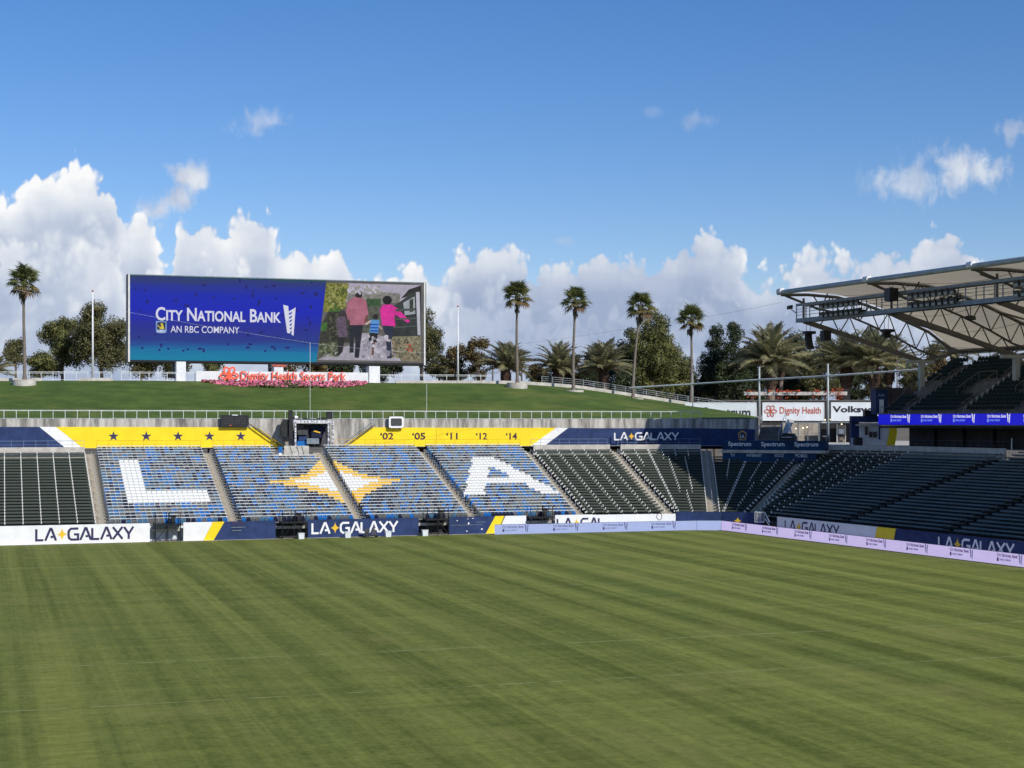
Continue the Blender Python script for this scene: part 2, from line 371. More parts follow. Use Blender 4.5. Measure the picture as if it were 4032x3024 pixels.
# grass bank behind the far stand
HT = [(-900, 1500), (0, 1500), (500, 1499), (1500, 1508), (1900, 1509), (2050, 1513), (2150, 1519), (2283, 1530), (2400, 1547), (2529, 1567),
      (2711, 1595), (2808, 1608), (2985, 1641)]
YTOP = 193.
TOPL = [at_y(px, py, YTOP) for px, py in HT]
def top_at(xx):
    for a, b in zip(TOPL, TOPL[1:]):
        if xx <= b.x: t = max(0, (xx-a.x)/(b.x-a.x)); return a.z+(b.z-a.z)*t
    return TOPL[-1].z
back = off_line(24.9, 0, 5)
def along(pts, f):
    L = [0.]
    for a, b in zip(pts, pts[1:]): L.append(L[-1]+(b-a).length)
    d = f*L[-1]
    for i in range(len(pts)-1):
        if d <= L[i+1]+1e-9: return pts[i].lerp(pts[i+1], (d-L[i])/(L[i+1]-L[i]))
    return pts[-1]
g = MB(); NU, NVV = 150, 16; BASEZ = 11.0
xs = [TOPL[0].x+(TOPL[-1].x-TOPL[0].x)*i/NU for i in range(NU+1)]
bx0, bx1 = back[0].x, back[4].x
for j in range(NVV+1):
    t = j/NVV
    for i in range(NU+1):
        xx = xs[i]
        bxx = min(max(xx*.93-2, bx0-8), 80.6)                 # foot of the bank under the back wall line
        yb = None
        for a, b in zip(back, back[1:]):
            if a.x <= bxx <= b.x: yb = a.y+(b.y-a.y)*(bxx-a.x)/(b.x-a.x)
        if yb is None: yb = back[0].y if bxx < 0 else 156.
        xg = bxx+(xx-bxx)*t; yg = yb+(YTOP-yb)*t; zt = top_at(xx)
        prof = t*.82+.18*math.sin(t*math.pi/2)
        z = BASEZ+(zt-BASEZ)*prof+.10*mnoise.noise(Vector((xg*.12, yg*.12, 3)))*math.sin(t*math.pi)
        g.v.append((xg, yg, z))
for j in range(NVV):
    for i in range(NU):
        a = j*(NU+1)+i; g.f.append((a, a+1, a+NU+2, a+NU+1)); g.mi.append(0)
def hill_z(xx, yy):
    t = (yy-166.)/(YTOP-166.); return BASEZ+(top_at(xx)-BASEZ)*(t*.82+.18*math.sin(t*math.pi/2))
g.build('grass_bank', M['hill_grass'], smooth=True, kind='structure')
g = MB(); pa, pb = Vector((80.62, back[4].y-.02, 0)), Vector((TOPL[-1].x+.02, YTOP, 0)); nn = 8
for i in range(nn):
    q0, q1 = pa.lerp(pb, i/nn), pa.lerp(pb, (i+1)/nn); z0_, z1_ = [BASEZ+(TOPL[-1].z-BASEZ)*f_+.18 for f_ in (i/nn, (i+1)/nn)]
    g.add([(q0.x, q0.y, 7.6), (q1.x, q1.y, 7.6), (q1.x, q1.y, z1_), (q0.x, q0.y, z0_), (q0.x+.25, q0.y-.1, 7.6), (q1.x+.25, q1.y-.1, 7.6), (q1.x+.25, q1.y-.1, z1_), (q0.x+.25, q0.y-.1, z0_)], [(0, 1, 2, 3), (7, 6, 5, 4), (3, 2, 6, 7), (0, 3, 7, 4), (2, 1, 5, 6)])
g.build('bank_end_wall', M['concrete'], label='concrete wall closing the right end of the grass bank', cat='wall')
# plateau behind the bank's crest and the land beyond it
g = MB()
for j, (yy, dz) in enumerate(((YTOP, .0), (YTOP+14, .1), (YTOP+40, -.6), (YTOP+90, -5), (YTOP+200, -11))):
    for i in range(NU+1): g.v.append((xs[i]*(1+.0025*(yy-YTOP)), yy, max(-.55, top_at(xs[i])+dz)))
for j in range(4):
    for i in range(NU): a = j*(NU+1)+i; g.f.append((a, a+1, a+NU+2, a+NU+1)); g.mi.append(0)
g.build('terrain', M['soil'], smooth=True, kind='structure')
g = MB()
for i in range(NU):
    xa, xb = xs[i], xs[i+1]
    g.add([(xa, YTOP+.45, top_at(xa)+.03), (xb, YTOP+.45, top_at(xb)+.03), (xb, YTOP+5, top_at(xb)+.06), (xa, YTOP+5, top_at(xa)+.06)], [(0, 1, 2, 3)])
g.build('crest_path', M['concrete_light'], kind='structure')
# concourse behind the last row and plaza behind the corner
g = MB(); a_, b_ = off_line(20.75), off_line(25.6)
for i in range(NS): g.add([(p.x, p.y, 8.0) for p in (a_[i], a_[i+1], b_[i+1], b_[i])], [(0, 1, 2, 3)])
g.build('concourse', M['concrete'], kind='structure')
g = MB(); p0, p1, p2, p3 = b_[4], b_[6], RS(-14, 60), Vector((118, 206, 0))
g.add([(p.x, p.y, 7.99) for p in (b_[3], b_[4], b_[5], b_[6], p2, p3, Vector((97, 206, 0)))], [(0, 1, 2, 3, 4, 5, 6)])
g.build('plaza', M['concrete_light'], kind='structure')
# ------------------------------------------------------------------ lettering helpers
_tx = {}
def text_mesh(body, bold=.0, small_caps=False, depth=.02, space=1.0):
    key = (body, bold, small_caps, space)
    if key in _tx: return _tx[key]
    cu = bpy.data.curves.new('lettering', 'FONT'); cu.body = body; cu.size = 1; cu.offset = bold; cu.extrude = depth; cu.align_x = 'LEFT'
    cu.resolution_u = 3; cu.space_character = space; cu.small_caps_scale = .78
    if small_caps:
        for ch, f in zip(body, cu.body_format): f.use_small_caps = True
    ob = bpy.data.objects.new('tmp', cu); COL.objects.link(ob); bpy.context.view_layer.update()
    ev = ob.evaluated_get(bpy.context.evaluated_depsgraph_get()); me = ev.to_mesh()
    vs = [v.co.copy() for v in me.vertices]; fs = [tuple(p.vertices) for p in me.polygons]; ev.to_mesh_clear()
    bpy.data.objects.remove(ob); bpy.data.curves.remove(cu)
    x0 = min(v.x for v in vs); x1 = max(v.x for v in vs); y0 = min(v.y for v in vs); y1 = max(v.y for v in vs)
    vs = [Vector((v.x-x0, v.y-y0, v.z)) for v in vs]
    _tx[key] = (vs, fs, x1-x0, y1-y0); return _tx[key]
def lettering(name, body, mats, origin, right, width, height, parent, up=(0, 0, 1), proud=.012, depth=None, **kw):
    """words with their lower left corner at origin, set proud of the face"""
    vs, fs, w, h = text_mesh(body, **kw); right = Vector(right).normalized(); up = Vector(up); nrm = right.cross(up).normalized()
    g = MB(); g.add([Vector(origin)+right*(v.x/w*width)+up*(v.y/h*height)+nrm*(proud+(v.z*(depth/.04) if depth else v.z*.4)) for v in vs], fs)
    return g.build(name, mats, parent)
def ribbon(g, pts, w, o, right, up, nrm, d=.01, closed=False):
    """flat stroke of width w along 2-D pts, mitred"""
    P = [Vector((p[0], p[1])) for p in pts]; n = len(P); L = []; R = []
    for i in range(n):
        a = P[i]-P[i-1] if (i > 0 or closed) else P[1]-P[0]; b = P[(i+1) % n]-P[i] if (i < n-1 or closed) else P[-1]-P[-2]
        a.normalize(); b.normalize(); na, nb = Vector((-a.y, a.x)), Vector((-b.y, b.x)); m = (na+nb)
        m = m.normalized() if m.length > 1e-6 else na
        k = min(1.8, 1/max(.3, m.dot(na))); L.append(P[i]+m*w/2*k); R.append(P[i]-m*w/2*k)
    tr = lambda q, e: Vector(o)+right*q.x+up*q.y+nrm*e
    for i in range(n if closed else n-1):
        j = (i+1) % n
        g.add([tr(L[i], d), tr(R[i], d), tr(R[j], d), tr(L[j], d)], [(0, 1, 2, 3)])
def four_star(cx, cy, rx, ry, pinch=.30, n=5):
    pts = []; tips = [(0, 1), (1, 0), (0, -1), (-1, 0)]
    for k in range(4):
        a, b = tips[k], tips[(k+1) % 4]
        for i in range(n):
            t = i/n; c = ((a[0]+b[0])*pinch*.5, (a[1]+b[1])*pinch*.5)
            pts.append((cx+rx*((1-t)**2*a[0]+2*t*(1-t)*c[0]+t*t*b[0]), cy+ry*((1-t)**2*a[1]+2*t*(1-t)*c[1]+t*t*b[1])))
    return pts
GL = {'L': [[(0, 1), (0, 0), (.62, 0)]], 'A': [[(-.04, -.06), (.40, 1), (.50, 1), (.90, -.06)], [(.42, .28), (.66, .28)]],
      'G': [[(.86, .98), (.22, .98), (.04, .82), (.0, .6), (0, .38), (.05, .14), (.22, 0), (.84, 0), (.84, .46), (.48, .46)]],
      'X': [[(0, 1.05), (.86, -.05)], [(.86, 1.05), (0, -.05)]], 'Y': [[(0, 1.05), (.42, .42), (.84, 1.05)], [(.42, .42), (.42, -.06)]]}
GW = {'L': .82, 'A': 1.02, '*': .98, 'G': 1.08, 'X': 1.0, 'Y': 1.}
def club_name(origin, right, width, height, ink, parent, star=None, proud=.012, star_mat=None):
    """the club's name in wide block capitals with a four-pointed star between the words"""
    right = Vector(right).normalized(); up = Vector((0, 0, 1)); nrm = right.cross(up)
    word = 'LA*GALAXY'; tot = sum(GW[c] for c in word)-.14; kx = width/tot; x_ = 0; q = 0
    for c in word:
        o = Vector(origin)+right*(x_*kx)
        if c == '*':
            g = MB(); g.poly([o+right*(kx*u)+up*(height*v)+nrm*(proud+.012) for u, v in four_star(.42, .5, .44, .56)], .01, nrm); g.build('star', star_mat or M['gold'], parent)
        else:
            g = MB()
            for r, st in enumerate(GL[c]): ribbon(g, [(u*kx, v*height) for u, v in st], .20*height*1.02, o, right, up, nrm, proud+.003*r)
            g.build('letter', ink, parent)
        x_ += GW[c]
def tail(g, quad, nrm, d): g.poly(quad, d, nrm)

# ------------------------------------------------------------------ field-side wall
WT = 1.66
front = off_line(0.)
def wp(px, z, seg=0, o=0.):
    """point of the field wall seen in image column px"""
    a = math.radians(17.8)+math.atan((px-CX)/FPX); d = Vector((math.sin(a), math.cos(a), 0)); P, T, B = V[seg], TD[seg], BK[seg]
    P = P+B*o; t = P.dot(B)/d.dot(B); q = d*t; return Vector((q.x, q.y, z))
def wall_panel(parent, px0, px1, m, seg=0, slant0=0, slant1=0, z0=0.0, z1=WT, o=0., name='wall_panel', th=.2):
    R = TD[seg]; n = -BK[seg]
    a, b = wp(px0, 0, seg, o), wp(px1, 0, seg, o)
    g = MB(); g.poly([a+Vector((0, 0, z0)), b+Vector((0, 0, z0)), b+R*slant1+Vector((0, 0, z1)), a+R*slant0+Vector((0, 0, z1))], th, n)
    return g.build(name, m, parent)
def px_split(px): return 0 if px < 1957 else (1 if px < 2335 else (2 if px < 2660 else 3))
w = thing('field_wall', 'white field wall with navy club lettering at the far left below dark benches', 'wall', wp(300, 0))
wall_panel(w, -760, -60, M['white_wall']); wall_panel(w, -60, 330, M['white_wall']); wall_panel(w, 330.6, 590, M['white_wall'])
club_name(wp(143, .36)-BK[0]*.0, TD[0], (wp(526, 0)-wp(143, 0)).length, .98, M['navy_ink'], w)
w = thing('field_wall', 'white wall stretch ending in a yellow slash beside the leftmost camera scaffold', 'wall', wp(760, 0))
g = MB()
def slash(px, z): return wp(px, z)
wl = wall_panel(w, 722, 800, M['white_wall'], slant1=(wp(838, 0)-wp(800, 0)).length)
wall_panel(w, 800.5, 841, M['yellow_wall'], slant0=(wp(838.5, 0)-wp(800.5, 0)).length, slant1=(wp(884, 0)-wp(841, 0)).length, o=-.01, name='slash')
w = thing('field_wall', 'plain navy wall stretch right of the left yellow slash', 'wall', wp(960, 0))
wall_panel(w, 842, 1085, M['navy_wall'], slant0=(wp(885, 0)-wp(842, 0)).length)
g = MB(); n0 = -BK[0]
for px, z in ((925, 1.42),): g.poly([wp(px+dx, z+dz)+n0*.02 for dx, dz in ((-3, -.08), (3, -.08), (3, .08), (-3, .08))], .01, n0)
g.build('notice', M['white_ink'], w)
g = MB(); g.frame_box(wp(910, 1.1)+n0*.05, TD[0]*1.25, n0*.03, Vector((0, 0, .06))); g.frame_box(wp(915, .8)+n0*.05, TD[0]*.8, n0*.03, Vector((0, 0, .06))); g.build('ledge', M['steel_blue'], w)
g = MB(); g.frame_box(wp(912, 1.34)+n0*.03, TD[0]*1.1, n0*.02, Vector((0, 0, .3))); g.build('hatch', M['navy_ink'], w)
w = thing('field_wall', 'navy wall with white club lettering between two black scaffolds', 'wall', wp(1440, 0))
wall_panel(w, 1212, 1456, M['navy_wall']); wall_panel(w, 1457, 1648, M['navy_wall'])
club_name(wp(1230, .42), TD[0], (wp(1566, 0)-wp(1230, 0)).length, .92, M['white_ink'], w)
w = thing('field_wall', 'navy wall stretch with scuffs left of the right-hand yellow slash', 'wall', wp(1850, 0))
wall_panel(w, 1769, 1912, M['navy_wall'], slant1=(wp(1949, 0)-wp(1912, 0)).length)
g = MB(); n0 = -BK[0]
for px, z, a, b in ((1845, 1.02, 3, .11), (1897, .45, 4, .06), (1838, .28, 3, .05), (1800, 1.3, 3, .04), (1862, 1.5, 4, .03), (1842, 1.45, 2, .04)): g.poly([wp(px+dx*a, z+dz*b)+n0*.02 for dx, dz in ((-1, -1), (1, -.8), (.8, 1), (-.7, .9))], .01, n0)
g.build('scuff', M['white_ink'], w)
g = MB(); g.frame_box(wp(1775, .86)+n0*.01, wp(1900, .86)-wp(1775, .86), n0*.03, Vector((0, 0, .035))); g.frame_box(wp(1875, 1.1)+n0*.01, TD[0]*.9, n0*.03, Vector((0, 0, .05))); g.build('ledge', M['steel_blue'], w)
w = thing('field_wall', 'short white wall stretch with a yellow slash left of the rightmost scaffold', 'wall', wp(2000, 0))
wall_panel(w, 1912.6, 1956, M['yellow_wall'], slant0=(wp(1950, 0)-wp(1912.6, 0)).length, slant1=(wp(1986, 0)-wp(1956, 0)).length, o=-.004, name='slash')
wall_panel(w, 1958, 2072, M['white_wall'], seg=1, slant0=(wp(1990, 0)-wp(1958, 0)).length)
w = thing('field_wall', 'long white wall behind the pale blue display board with half-hidden navy club lettering', 'wall', wp(2400, 0, 1))
wall_panel(w, 2186, 2334, M['white_wall'], seg=1); wall_panel(w, 2334.5, 2660, M['white_wall'], seg=2, z1=1.62); 
club_name(wp(2195, .36, 1), TD[1], 7.4, .92, M['navy_ink'], w)
g = MB(); n1 = -BK[2]; ribbon(g, [(.28*math.sin(t*.7), .34*math.cos(t*.7)) for t in range(9)], .05, wp(2596, 1.36, 2), TD[2], Vector((0, 0, 1)), n1, .03, True); g.build('hose_loop', M['dark_grey'], w)
w = thing('field_wall', 'navy corner wall with a small gold four-pointed star', 'wall', V[3])
for k in (3, 4, 5):
    g = MB(); L = (V[k+1]-V[k]).length; g.frame_box(V[k]+TD[k]*(.02 if k > 3 else -.35), TD[k]*(L-.03+(.35 if k == 3 else 0)), BK[k]*.2, Vector((0, 0, 1.82))); g.build('wall_panel', M['navy_wall'], w)
sp = wp(2905, .98, 4); g = MB(); g.poly([sp+TD[4]*u-BK[4]*.03+Vector((0, 0, v)) for u, v in four_star(0, 0, .42, .36)], .01, -BK[4]); g.build('star', M['gold'], w)
def rwall(parent, s0, s1, m, sl0=0, sl1=0, o=0., z1=WT, name='wall_panel'):
    g = MB(); g.poly([RS(s0, o), RS(s1, o), RS(s1+sl1, o, z1), RS(s0+sl0, o, z1)], .2, -BR); return g.build(name, m, parent)
w = thing('field_wall', 'white wall with navy club lettering below the shaded right stand', 'wall', RS(5, 0))
rwall(w, 2.6, 9.4, M['white_wall']); rwall(w, 9.42, 17.6, M['white_wall'], sl1=.5)
club_name(RS(4.0, 0, .45), AL, 8.6, .92, M['navy_ink'], w)
rwall(w, 17.62, 20.2, M['yellow_wall'], sl0=.5, sl1=.5, o=-.006, name='slash')
w = thing('field_wall', 'dark navy wall with white club lettering at the right frame edge', 'wall', RS(25, 0))
rwall(w, 20.25, 40, M['navy_wall'], sl0=.5); rwall(w, 40.03, 69, M['navy_wall'])
club_name(RS(26.3, 0, .45), AL, 8.8, .92, M['white_ink'], w)

# ------------------------------------------------------------------ seating bowl
NR, O0, TR, Z0, RI = 26, .55, .80, 1.12, .248
def row_o(r): return O0+TR*r
def row_z(r): return Z0+RI*r
AW = .62                                                     # half an aisle
# aisles: segment, distance from the segment's first corner
AISLE = [(0, 7.2+18), (0, 18.9+18), (0, 30.6+18), (0, 41.8+18), (1, 8.7), (2, 7.9), (3, 3.35), (4, 2.55), (6, 12.0), (6, 26.0), (6, 41.), (6, 56.)]
def aisle_pt(i, o, side=0):
    k, a = AISLE[i]; return V[k]+TD[k]*(a+side*AW)+BK[k]*o
def row_line(i, o):
    """corner points of a row between aisle i-1 and aisle i"""
    if i == 0: p = [mitre(0, o)]; k0 = 0
    else: p = [aisle_pt(i-1, o, 1)]; k0 = AISLE[i-1][0]
    k1 = AISLE[i][0] if i < len(AISLE) else NS-1
    p += [mitre(k, o) for k in range(k0+1, k1+1)]
    p.append(aisle_pt(i, o, -1) if i < len(AISLE) else mitre(NS, o)); return p
def terrace(parent, i, rows, m=None):
    g = MB()
    for r in range(rows):
        a, b = row_line(i, row_o(r)-.1), row_line(i, row_o(r)-.1+TR)
        z, zl = row_z(r), row_z(r)-RI
        for j in range(len(a)-1):
            g.add([(a[j].x, a[j].y, z), (a[j+1].x, a[j+1].y, z), (b[j+1].x, b[j+1].y, z), (b[j].x, b[j].y, z),
                   (a[j].x, a[j].y, zl), (a[j+1].x, a[j+1].y, zl)], [(0, 1, 2, 3), (4, 5, 1, 0)])
        for q, w_ in ((0, 1), (-1, -1)):
            f = (0, 1, 2, 3) if w_ > 0 else (3, 2, 1, 0)
            g.add([(a[q].x, a[q].y, z-.6), (a[q].x, a[q].y, z), (b[q].x, b[q].y, z), (b[q].x, b[q].y, z-.6)], [f])
    return g.build('terrace', m or M['concrete'], parent)

# one plank bench, unit length along x; the row's back is +y
def bench_mesh(m, name):
    g = MB()
    g.box(0, 1, -.02, .30, .40, .445); g.box(0, 1, .30, .33, .36, .445)
    g.add([(0, .37, .70), (1, .37, .70), (1, .43, .835), (0, .43, .835), (0, .41, .69), (1, .41, .69), (1, .47, .825), (0, .47, .825)],
          [(0, 1, 2, 3), (7, 6, 5, 4), (3, 2, 6, 7), (1, 0, 4, 5), (0, 3, 7, 4), (2, 1, 5, 6)])
    g.box(0, 1, -.035, -.02, .38, .445)
    return g.mesh(name, m)
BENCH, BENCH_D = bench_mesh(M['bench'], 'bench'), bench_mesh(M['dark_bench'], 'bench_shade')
def frame_m(p, t, b, z, sx=1.): return Matrix(((t.x*sx, b.x, 0, p.x), (t.y*sx, b.y, 0, p.y), (0, 0, 1, z), (0, 0, 0, 1)))
def bench_section(i, rows, label, me, piece=1.55, brackets=True, tail=False):
    c = row_line(i, 10.)[0]
    s = thing('seating_section', label, 'seating section', (c.x, c.y, row_z(12)), group='bench sections of the bowl')
    terrace(s, i, rows+1, M['shade_toned_concrete'])
    bk = MB()
    for r in range(rows):
        o, z = row_o(r)+.25, row_z(r); pl = row_line(i, o)
        for a, b in zip(pl, pl[1:]):
            last = tail and b is pl[-1]
            t = (b-a); L = t.length
            if L < .25: continue
            t.normalize(); n = Vector((-t.y, t.x, 0)); k = max(1, round(L/(4.6 if last else piece))); w_ = L/k
            for q in range(k):
                p = a+t*(w_*q+.04)
                put('bench', BENCH_D if last else me, s, frame_m(p, t, n, z, w_-.08), True)
            if brackets and not last:
                for q in range(k+1):
                    p = a+t*(w_*q)
                    bk.frame_box(p-t*.045-n*.03+Vector((0, 0, z+.34)), t*.09, n*.10, Vector((0, 0, .16)))
                    bk.frame_box(p-t*.038+n*.34+Vector((0, 0, z+.66)), t*.076, n*.14, Vector((0, 0, .195)))
    if brackets: bk.build('bracket', M['bracket'], s, kind='stuff')
    return s
bench_section(0, 24, 'dark green benches with white end caps at the far left, beside the letter L', BENCH)
bench_section(5, 24, 'dark green benches in sun between the white letter A and the next stair', BENCH)
bench_section(6, 24, 'dark green benches half in roof shadow left of the corner stair', BENCH)
bench_section(7, 21, 'shaded dark benches in the corner below the blue banner', BENCH)
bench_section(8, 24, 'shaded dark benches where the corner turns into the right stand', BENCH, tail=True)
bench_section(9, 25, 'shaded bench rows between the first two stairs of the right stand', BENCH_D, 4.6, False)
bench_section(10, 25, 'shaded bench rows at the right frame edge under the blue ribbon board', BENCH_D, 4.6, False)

# rail seats with coloured shells
def seat_mesh(m, name):
    g = MB(); w_ = .20
    g.add([(-w_, .0, .40), (w_, .0, .40), (w_, .03, .84), (-w_, .03, .84), (-w_, .05, .40), (w_, .05, .40), (w_, .07, .84), (-w_, .07, .84)],
          [(0, 1, 2, 3), (7, 6, 5, 4), (3, 2, 6, 7), (1, 0, 4, 5), (0, 3, 7, 4), (2, 1, 5, 6)])
    g.add([(-w_, -.10, .70), (w_, -.10, .70), (w_, -.005, .38), (-w_, -.005, .38), (-w_, -.14, .68), (w_, -.14, .68), (w_, -.06, .36), (-w_, -.06, .36)],
          [(0, 1, 2, 3), (7, 6, 5, 4), (3, 2, 6, 7), (1, 0, 4, 5), (0, 3, 7, 4), (2, 1, 5, 6)])
    return g.mesh(name, m)
SEAT = {k: seat_mesh(M['seat_'+k], 'seat_'+k) for k in ('navy', 'blue', 'slate', 'grey', 'white', 'gold')}
STAR_Y = {6: 1, 7: 2, 8: 3, 9: 4, 10: 5, 11: 7, 12: 10, 13: 15, 14: 12, 15: 9, 16: 7, 17: 5, 18: 3, 19: 2, 20: 1}
STAR_W = {10: 1, 11: 3, 12: 5, 13: 9, 14: 6, 15: 4, 16: 2}
def paint(sec, i, c, n, rnd):
    """colour of seat c in row i counted from the top"""
    if sec == 'L' and ((5 <= i <= 19 and 4 <= c <= 7) or (16 <= i <= 19 and 4 <= c <= 19)): return 'white'
    if sec in ('left', 'right'):
        k = (n-1-c) if sec == 'left' else c
        if k < STAR_W.get(i, 0): return 'white'
        if k < STAR_Y.get(i, 0): return 'gold'
    if sec == 'A' and 5 <= i <= 18:
        t = (i-5)/13; lo, hi = 10-9.6*t, 15.4+9.8*t
        if lo-.5 <= c <= lo+4.8 or hi-4.8 <= c <= hi+.5 or (i in (13, 14) and lo < c < hi): return 'white'
    h = mnoise.noise(Vector((c*.42+7*len(sec), i*.13, 2.)))
    q = rnd.random()+h*.55
    if sec in ('left', 'right'):
        k = (n-1-c) if sec == 'left' else c
        if k < 9 and 7 < i < 22 and rnd.random() < .6: return 'navy'
    return 'navy' if q < .22 else ('grey' if q < .58 else ('slate' if q < .78 else 'blue'))
def seat_section(i, sec, n, label):
    c = row_line(i, 10.)[0]; rnd = random.Random(40+i)
    s = thing('seating_section', label, 'seating section', (c.x, c.y, row_z(12)), group='coloured seat sections')
    terrace(s, i, NR); count = 0; rest = MB(); cols = ['navy', 'blue', 'slate', 'grey', 'white', 'gold']
    for r in range(NR):
        o, z = row_o(r)+.34, row_z(r); pl = row_line(i, o); a, b = pl[0], pl[-1]
        if sec == 'left' and r > NR-6: b = b+(a-b).normalized()*(4.2 if r > NR-5 else .2)   # camera bay cut into the top rows
        t = (b-a); L = t.length; t.normalize(); nb = Vector((-t.y, t.x, 0)); w_ = ((pl[-1]-pl[0]).length)/n; m = int(L/w_+.01)
        for k in range(m):
            cname = paint(sec, NR-1-r, k, n, rnd); mtx = frame_m(a+t*(w_*(k+.5)), t, nb, z, min(1., w_/.47))
            if count < 300: put('seat', SEAT[cname], s, mtx, True); count += 1
            else:
                me = SEAT[cname]; rest.add([mtx @ v.co for v in me.vertices], [tuple(p.vertices) for p in me.polygons], cols.index(cname))
        # rail behind the row with a post between every two seats
        g = MB(); h = z+.93
        g.tube(a+nb*.12+Vector((0, 0, h)), b+nb*.12+Vector((0, 0, h)), .034, 6)
        g.tube(a+nb*.12+Vector((0, 0, z)), a+nb*.12+Vector((0, 0, h)), .022, 5)
        for k in range(1, m+1): p = a+t*(w_*k)+nb*.12; g.tube(p+Vector((0, 0, z+.05)), p+Vector((0, 0, h)), .013, 4, caps=False)
        g.build('seat_rail', M['rail_white'], s)
        # coloured end panel at the aisle side
        g = MB(); p = a-t*.03+nb*.0; g.frame_box(p+Vector((0, 0, z+.05))-nb*.08, t*.02, nb*.22, Vector((0, 0, .82))); g.build('end_panel', M['seat_'+rnd.choice(['slate', 'blue', 'grey', 'navy'])], s)
    if rest.v: rest.build('seat', [M['seat_'+k] for k in cols], s, kind='stuff')
seat_section(1, 'L', 22, 'blue and grey seats with a big white letter L')
seat_section(2, 'left', 25, 'blue seats with the left half of a gold and white star')
seat_section(3, 'right', 26, 'blue seats with the right half of a gold and white star')
seat_section(4, 'A', 26, 'blue seats with a big white letter A')

# stairs between the sections: one step a row with a half step, each a block
STEP = MB(); STEP.box(-AW+.01, AW-.01, 0, TR, -.45, 0); STEPM = STEP.mesh('step', M['step']); STEPD = STEP.mesh('step', M['shade_toned_concrete'])  # second step copy carries the right stand's shade in its colour
HALF = MB(); HALF.box(-AW+.03, AW-.03, 0, TR*.45, -.2, 0); HALFM = HALF.mesh('half_step', M['step'])
ANAME = ['left of the letter L', 'right of the letter L', 'through the middle of the gold star', 'left of the letter A', 'right of the letter A', 'between the two sunlit bench sections',
         'in the corner at the edge of the shadow', 'in the shaded corner right of the blue banner', 'nearest the corner in the right stand', 'second from the corner in the right stand', 'outside']
for i in range(10):
    k, a = AISLE[i]; t, n = TD[k], BK[k]; p = aisle_pt(i, 0.)
    s = thing('aisle_stair', 'concrete aisle stair '+ANAME[i], 'stairs', (p.x, p.y, 0), group='aisle stairs of the bowl')
    for r in range(NR):
        if i == 2 and r > NR-3: pass
        q = aisle_pt(i, row_o(r)-.1)
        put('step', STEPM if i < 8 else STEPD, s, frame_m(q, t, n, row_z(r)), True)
        if i < 8: put('half_step', HALFM, s, frame_m(q+n*(TR*.53), t, n, row_z(r)+RI*.5), True)
    g = MB()
    pts = [aisle_pt(i, row_o(r))+Vector((0, 0, row_z(r)+.9)) for r in range(NR-1)]
    for a_, b_ in zip(pts[1::4], pts[3::4]): g.path([a_-Vector((0, 0, .9)), a_, b_, b_-Vector((0, 0, .9))], .02, 5)
    g.build('handrail', M['galv'] if i < 7 else M['dark_grey'], s)
# parapet walls above the bench sections
def parapet(i, o, z0, z1, label, m=None):
    pl = row_line(i, o); s = thing('parapet', label, 'wall', (pl[0].x, pl[0].y, z0), group='parapets on top of the bench sections')
    for a, b in zip(pl, pl[1:]):
        if (b-a).length < .1: continue
        g = MB(); t = (b-a).normalized(); n = Vector((-t.y, t.x, 0)); g.frame_box(a+Vector((0, 0, z0)), b-a, n*.25, Vector((0, 0, z1-z0))); g.build('wall_panel', m or M['concrete_light'], s)
    mid = pl[0].lerp(pl[-1], .62); t = (pl[-1]-pl[0]).normalized(); n = Vector((t.y, -t.x, 0))
    g = MB(); c = mid+n*.03+Vector((0, 0, (z0+z1)/2+.12)); g.frame_box(c-t*.2-Vector((0, 0, .2)), t*.4, -n*.06, Vector((0, 0, .4)))
    if len(pl) == 2: g.build('section_plate', M['rail_blue'], s)
    return s
for i, l in ((0, 'pale concrete parapet above the benches at the far left'), (5, 'pale concrete parapet right of the letter A'), (6, 'concrete parapet running into shadow left of the corner'), (8, 'grey concrete parapet in shade right of the blue banner')):
    parapet(i, row_o(24)+.12, row_z(23)-.1, 8.18, l)
g = None
# ------------------------------------------------------------------ rails
POSTM = {}
def rail(name, label, cat, pts, h, gap, m, mid=(.5,), r=.025, post_r=.022, group=None, mesh_m=None):
    """guard rail along pts (points at its foot): one post object per post, tubes for the rails"""
    s = thing(name, label, cat, pts[0], group=group)
    key = (m.name, round(h, 3), post_r)
    if key not in POSTM:
        g = MB(); g.tube((0, 0, 0), (0, 0, h), post_r, 5); POSTM[key] = g.mesh('post', m)
    for a, b in zip(pts, pts[1:]):
        L = (b-a).length; k = max(1, round(L/gap))
        for q in range(k+(1 if b is pts[-1] else 0)): put('post', POSTM[key], s, Matrix.Translation(a.lerp(b, q/k)), True)
    for z in (1.,)+tuple(mid):
        g = MB(); g.path([p+Vector((0, 0, h*z)) for p in pts], r if z == 1. else r*.7, 6); g.build('rail', m, s)
    if mesh_m:
        g = MB()
        for a, b in zip(pts, pts[1:]):
            L = (b-a).length; k = int(L/.25)
            for q in range(k): p = a.lerp(b, (q+.5)/k); g.tube(p+Vector((0, 0, .1)), p+Vector((0, 0, h)), .004, 3, caps=False)
        g.build('wire_infill', mesh_m, s, kind='stuff')
    return s

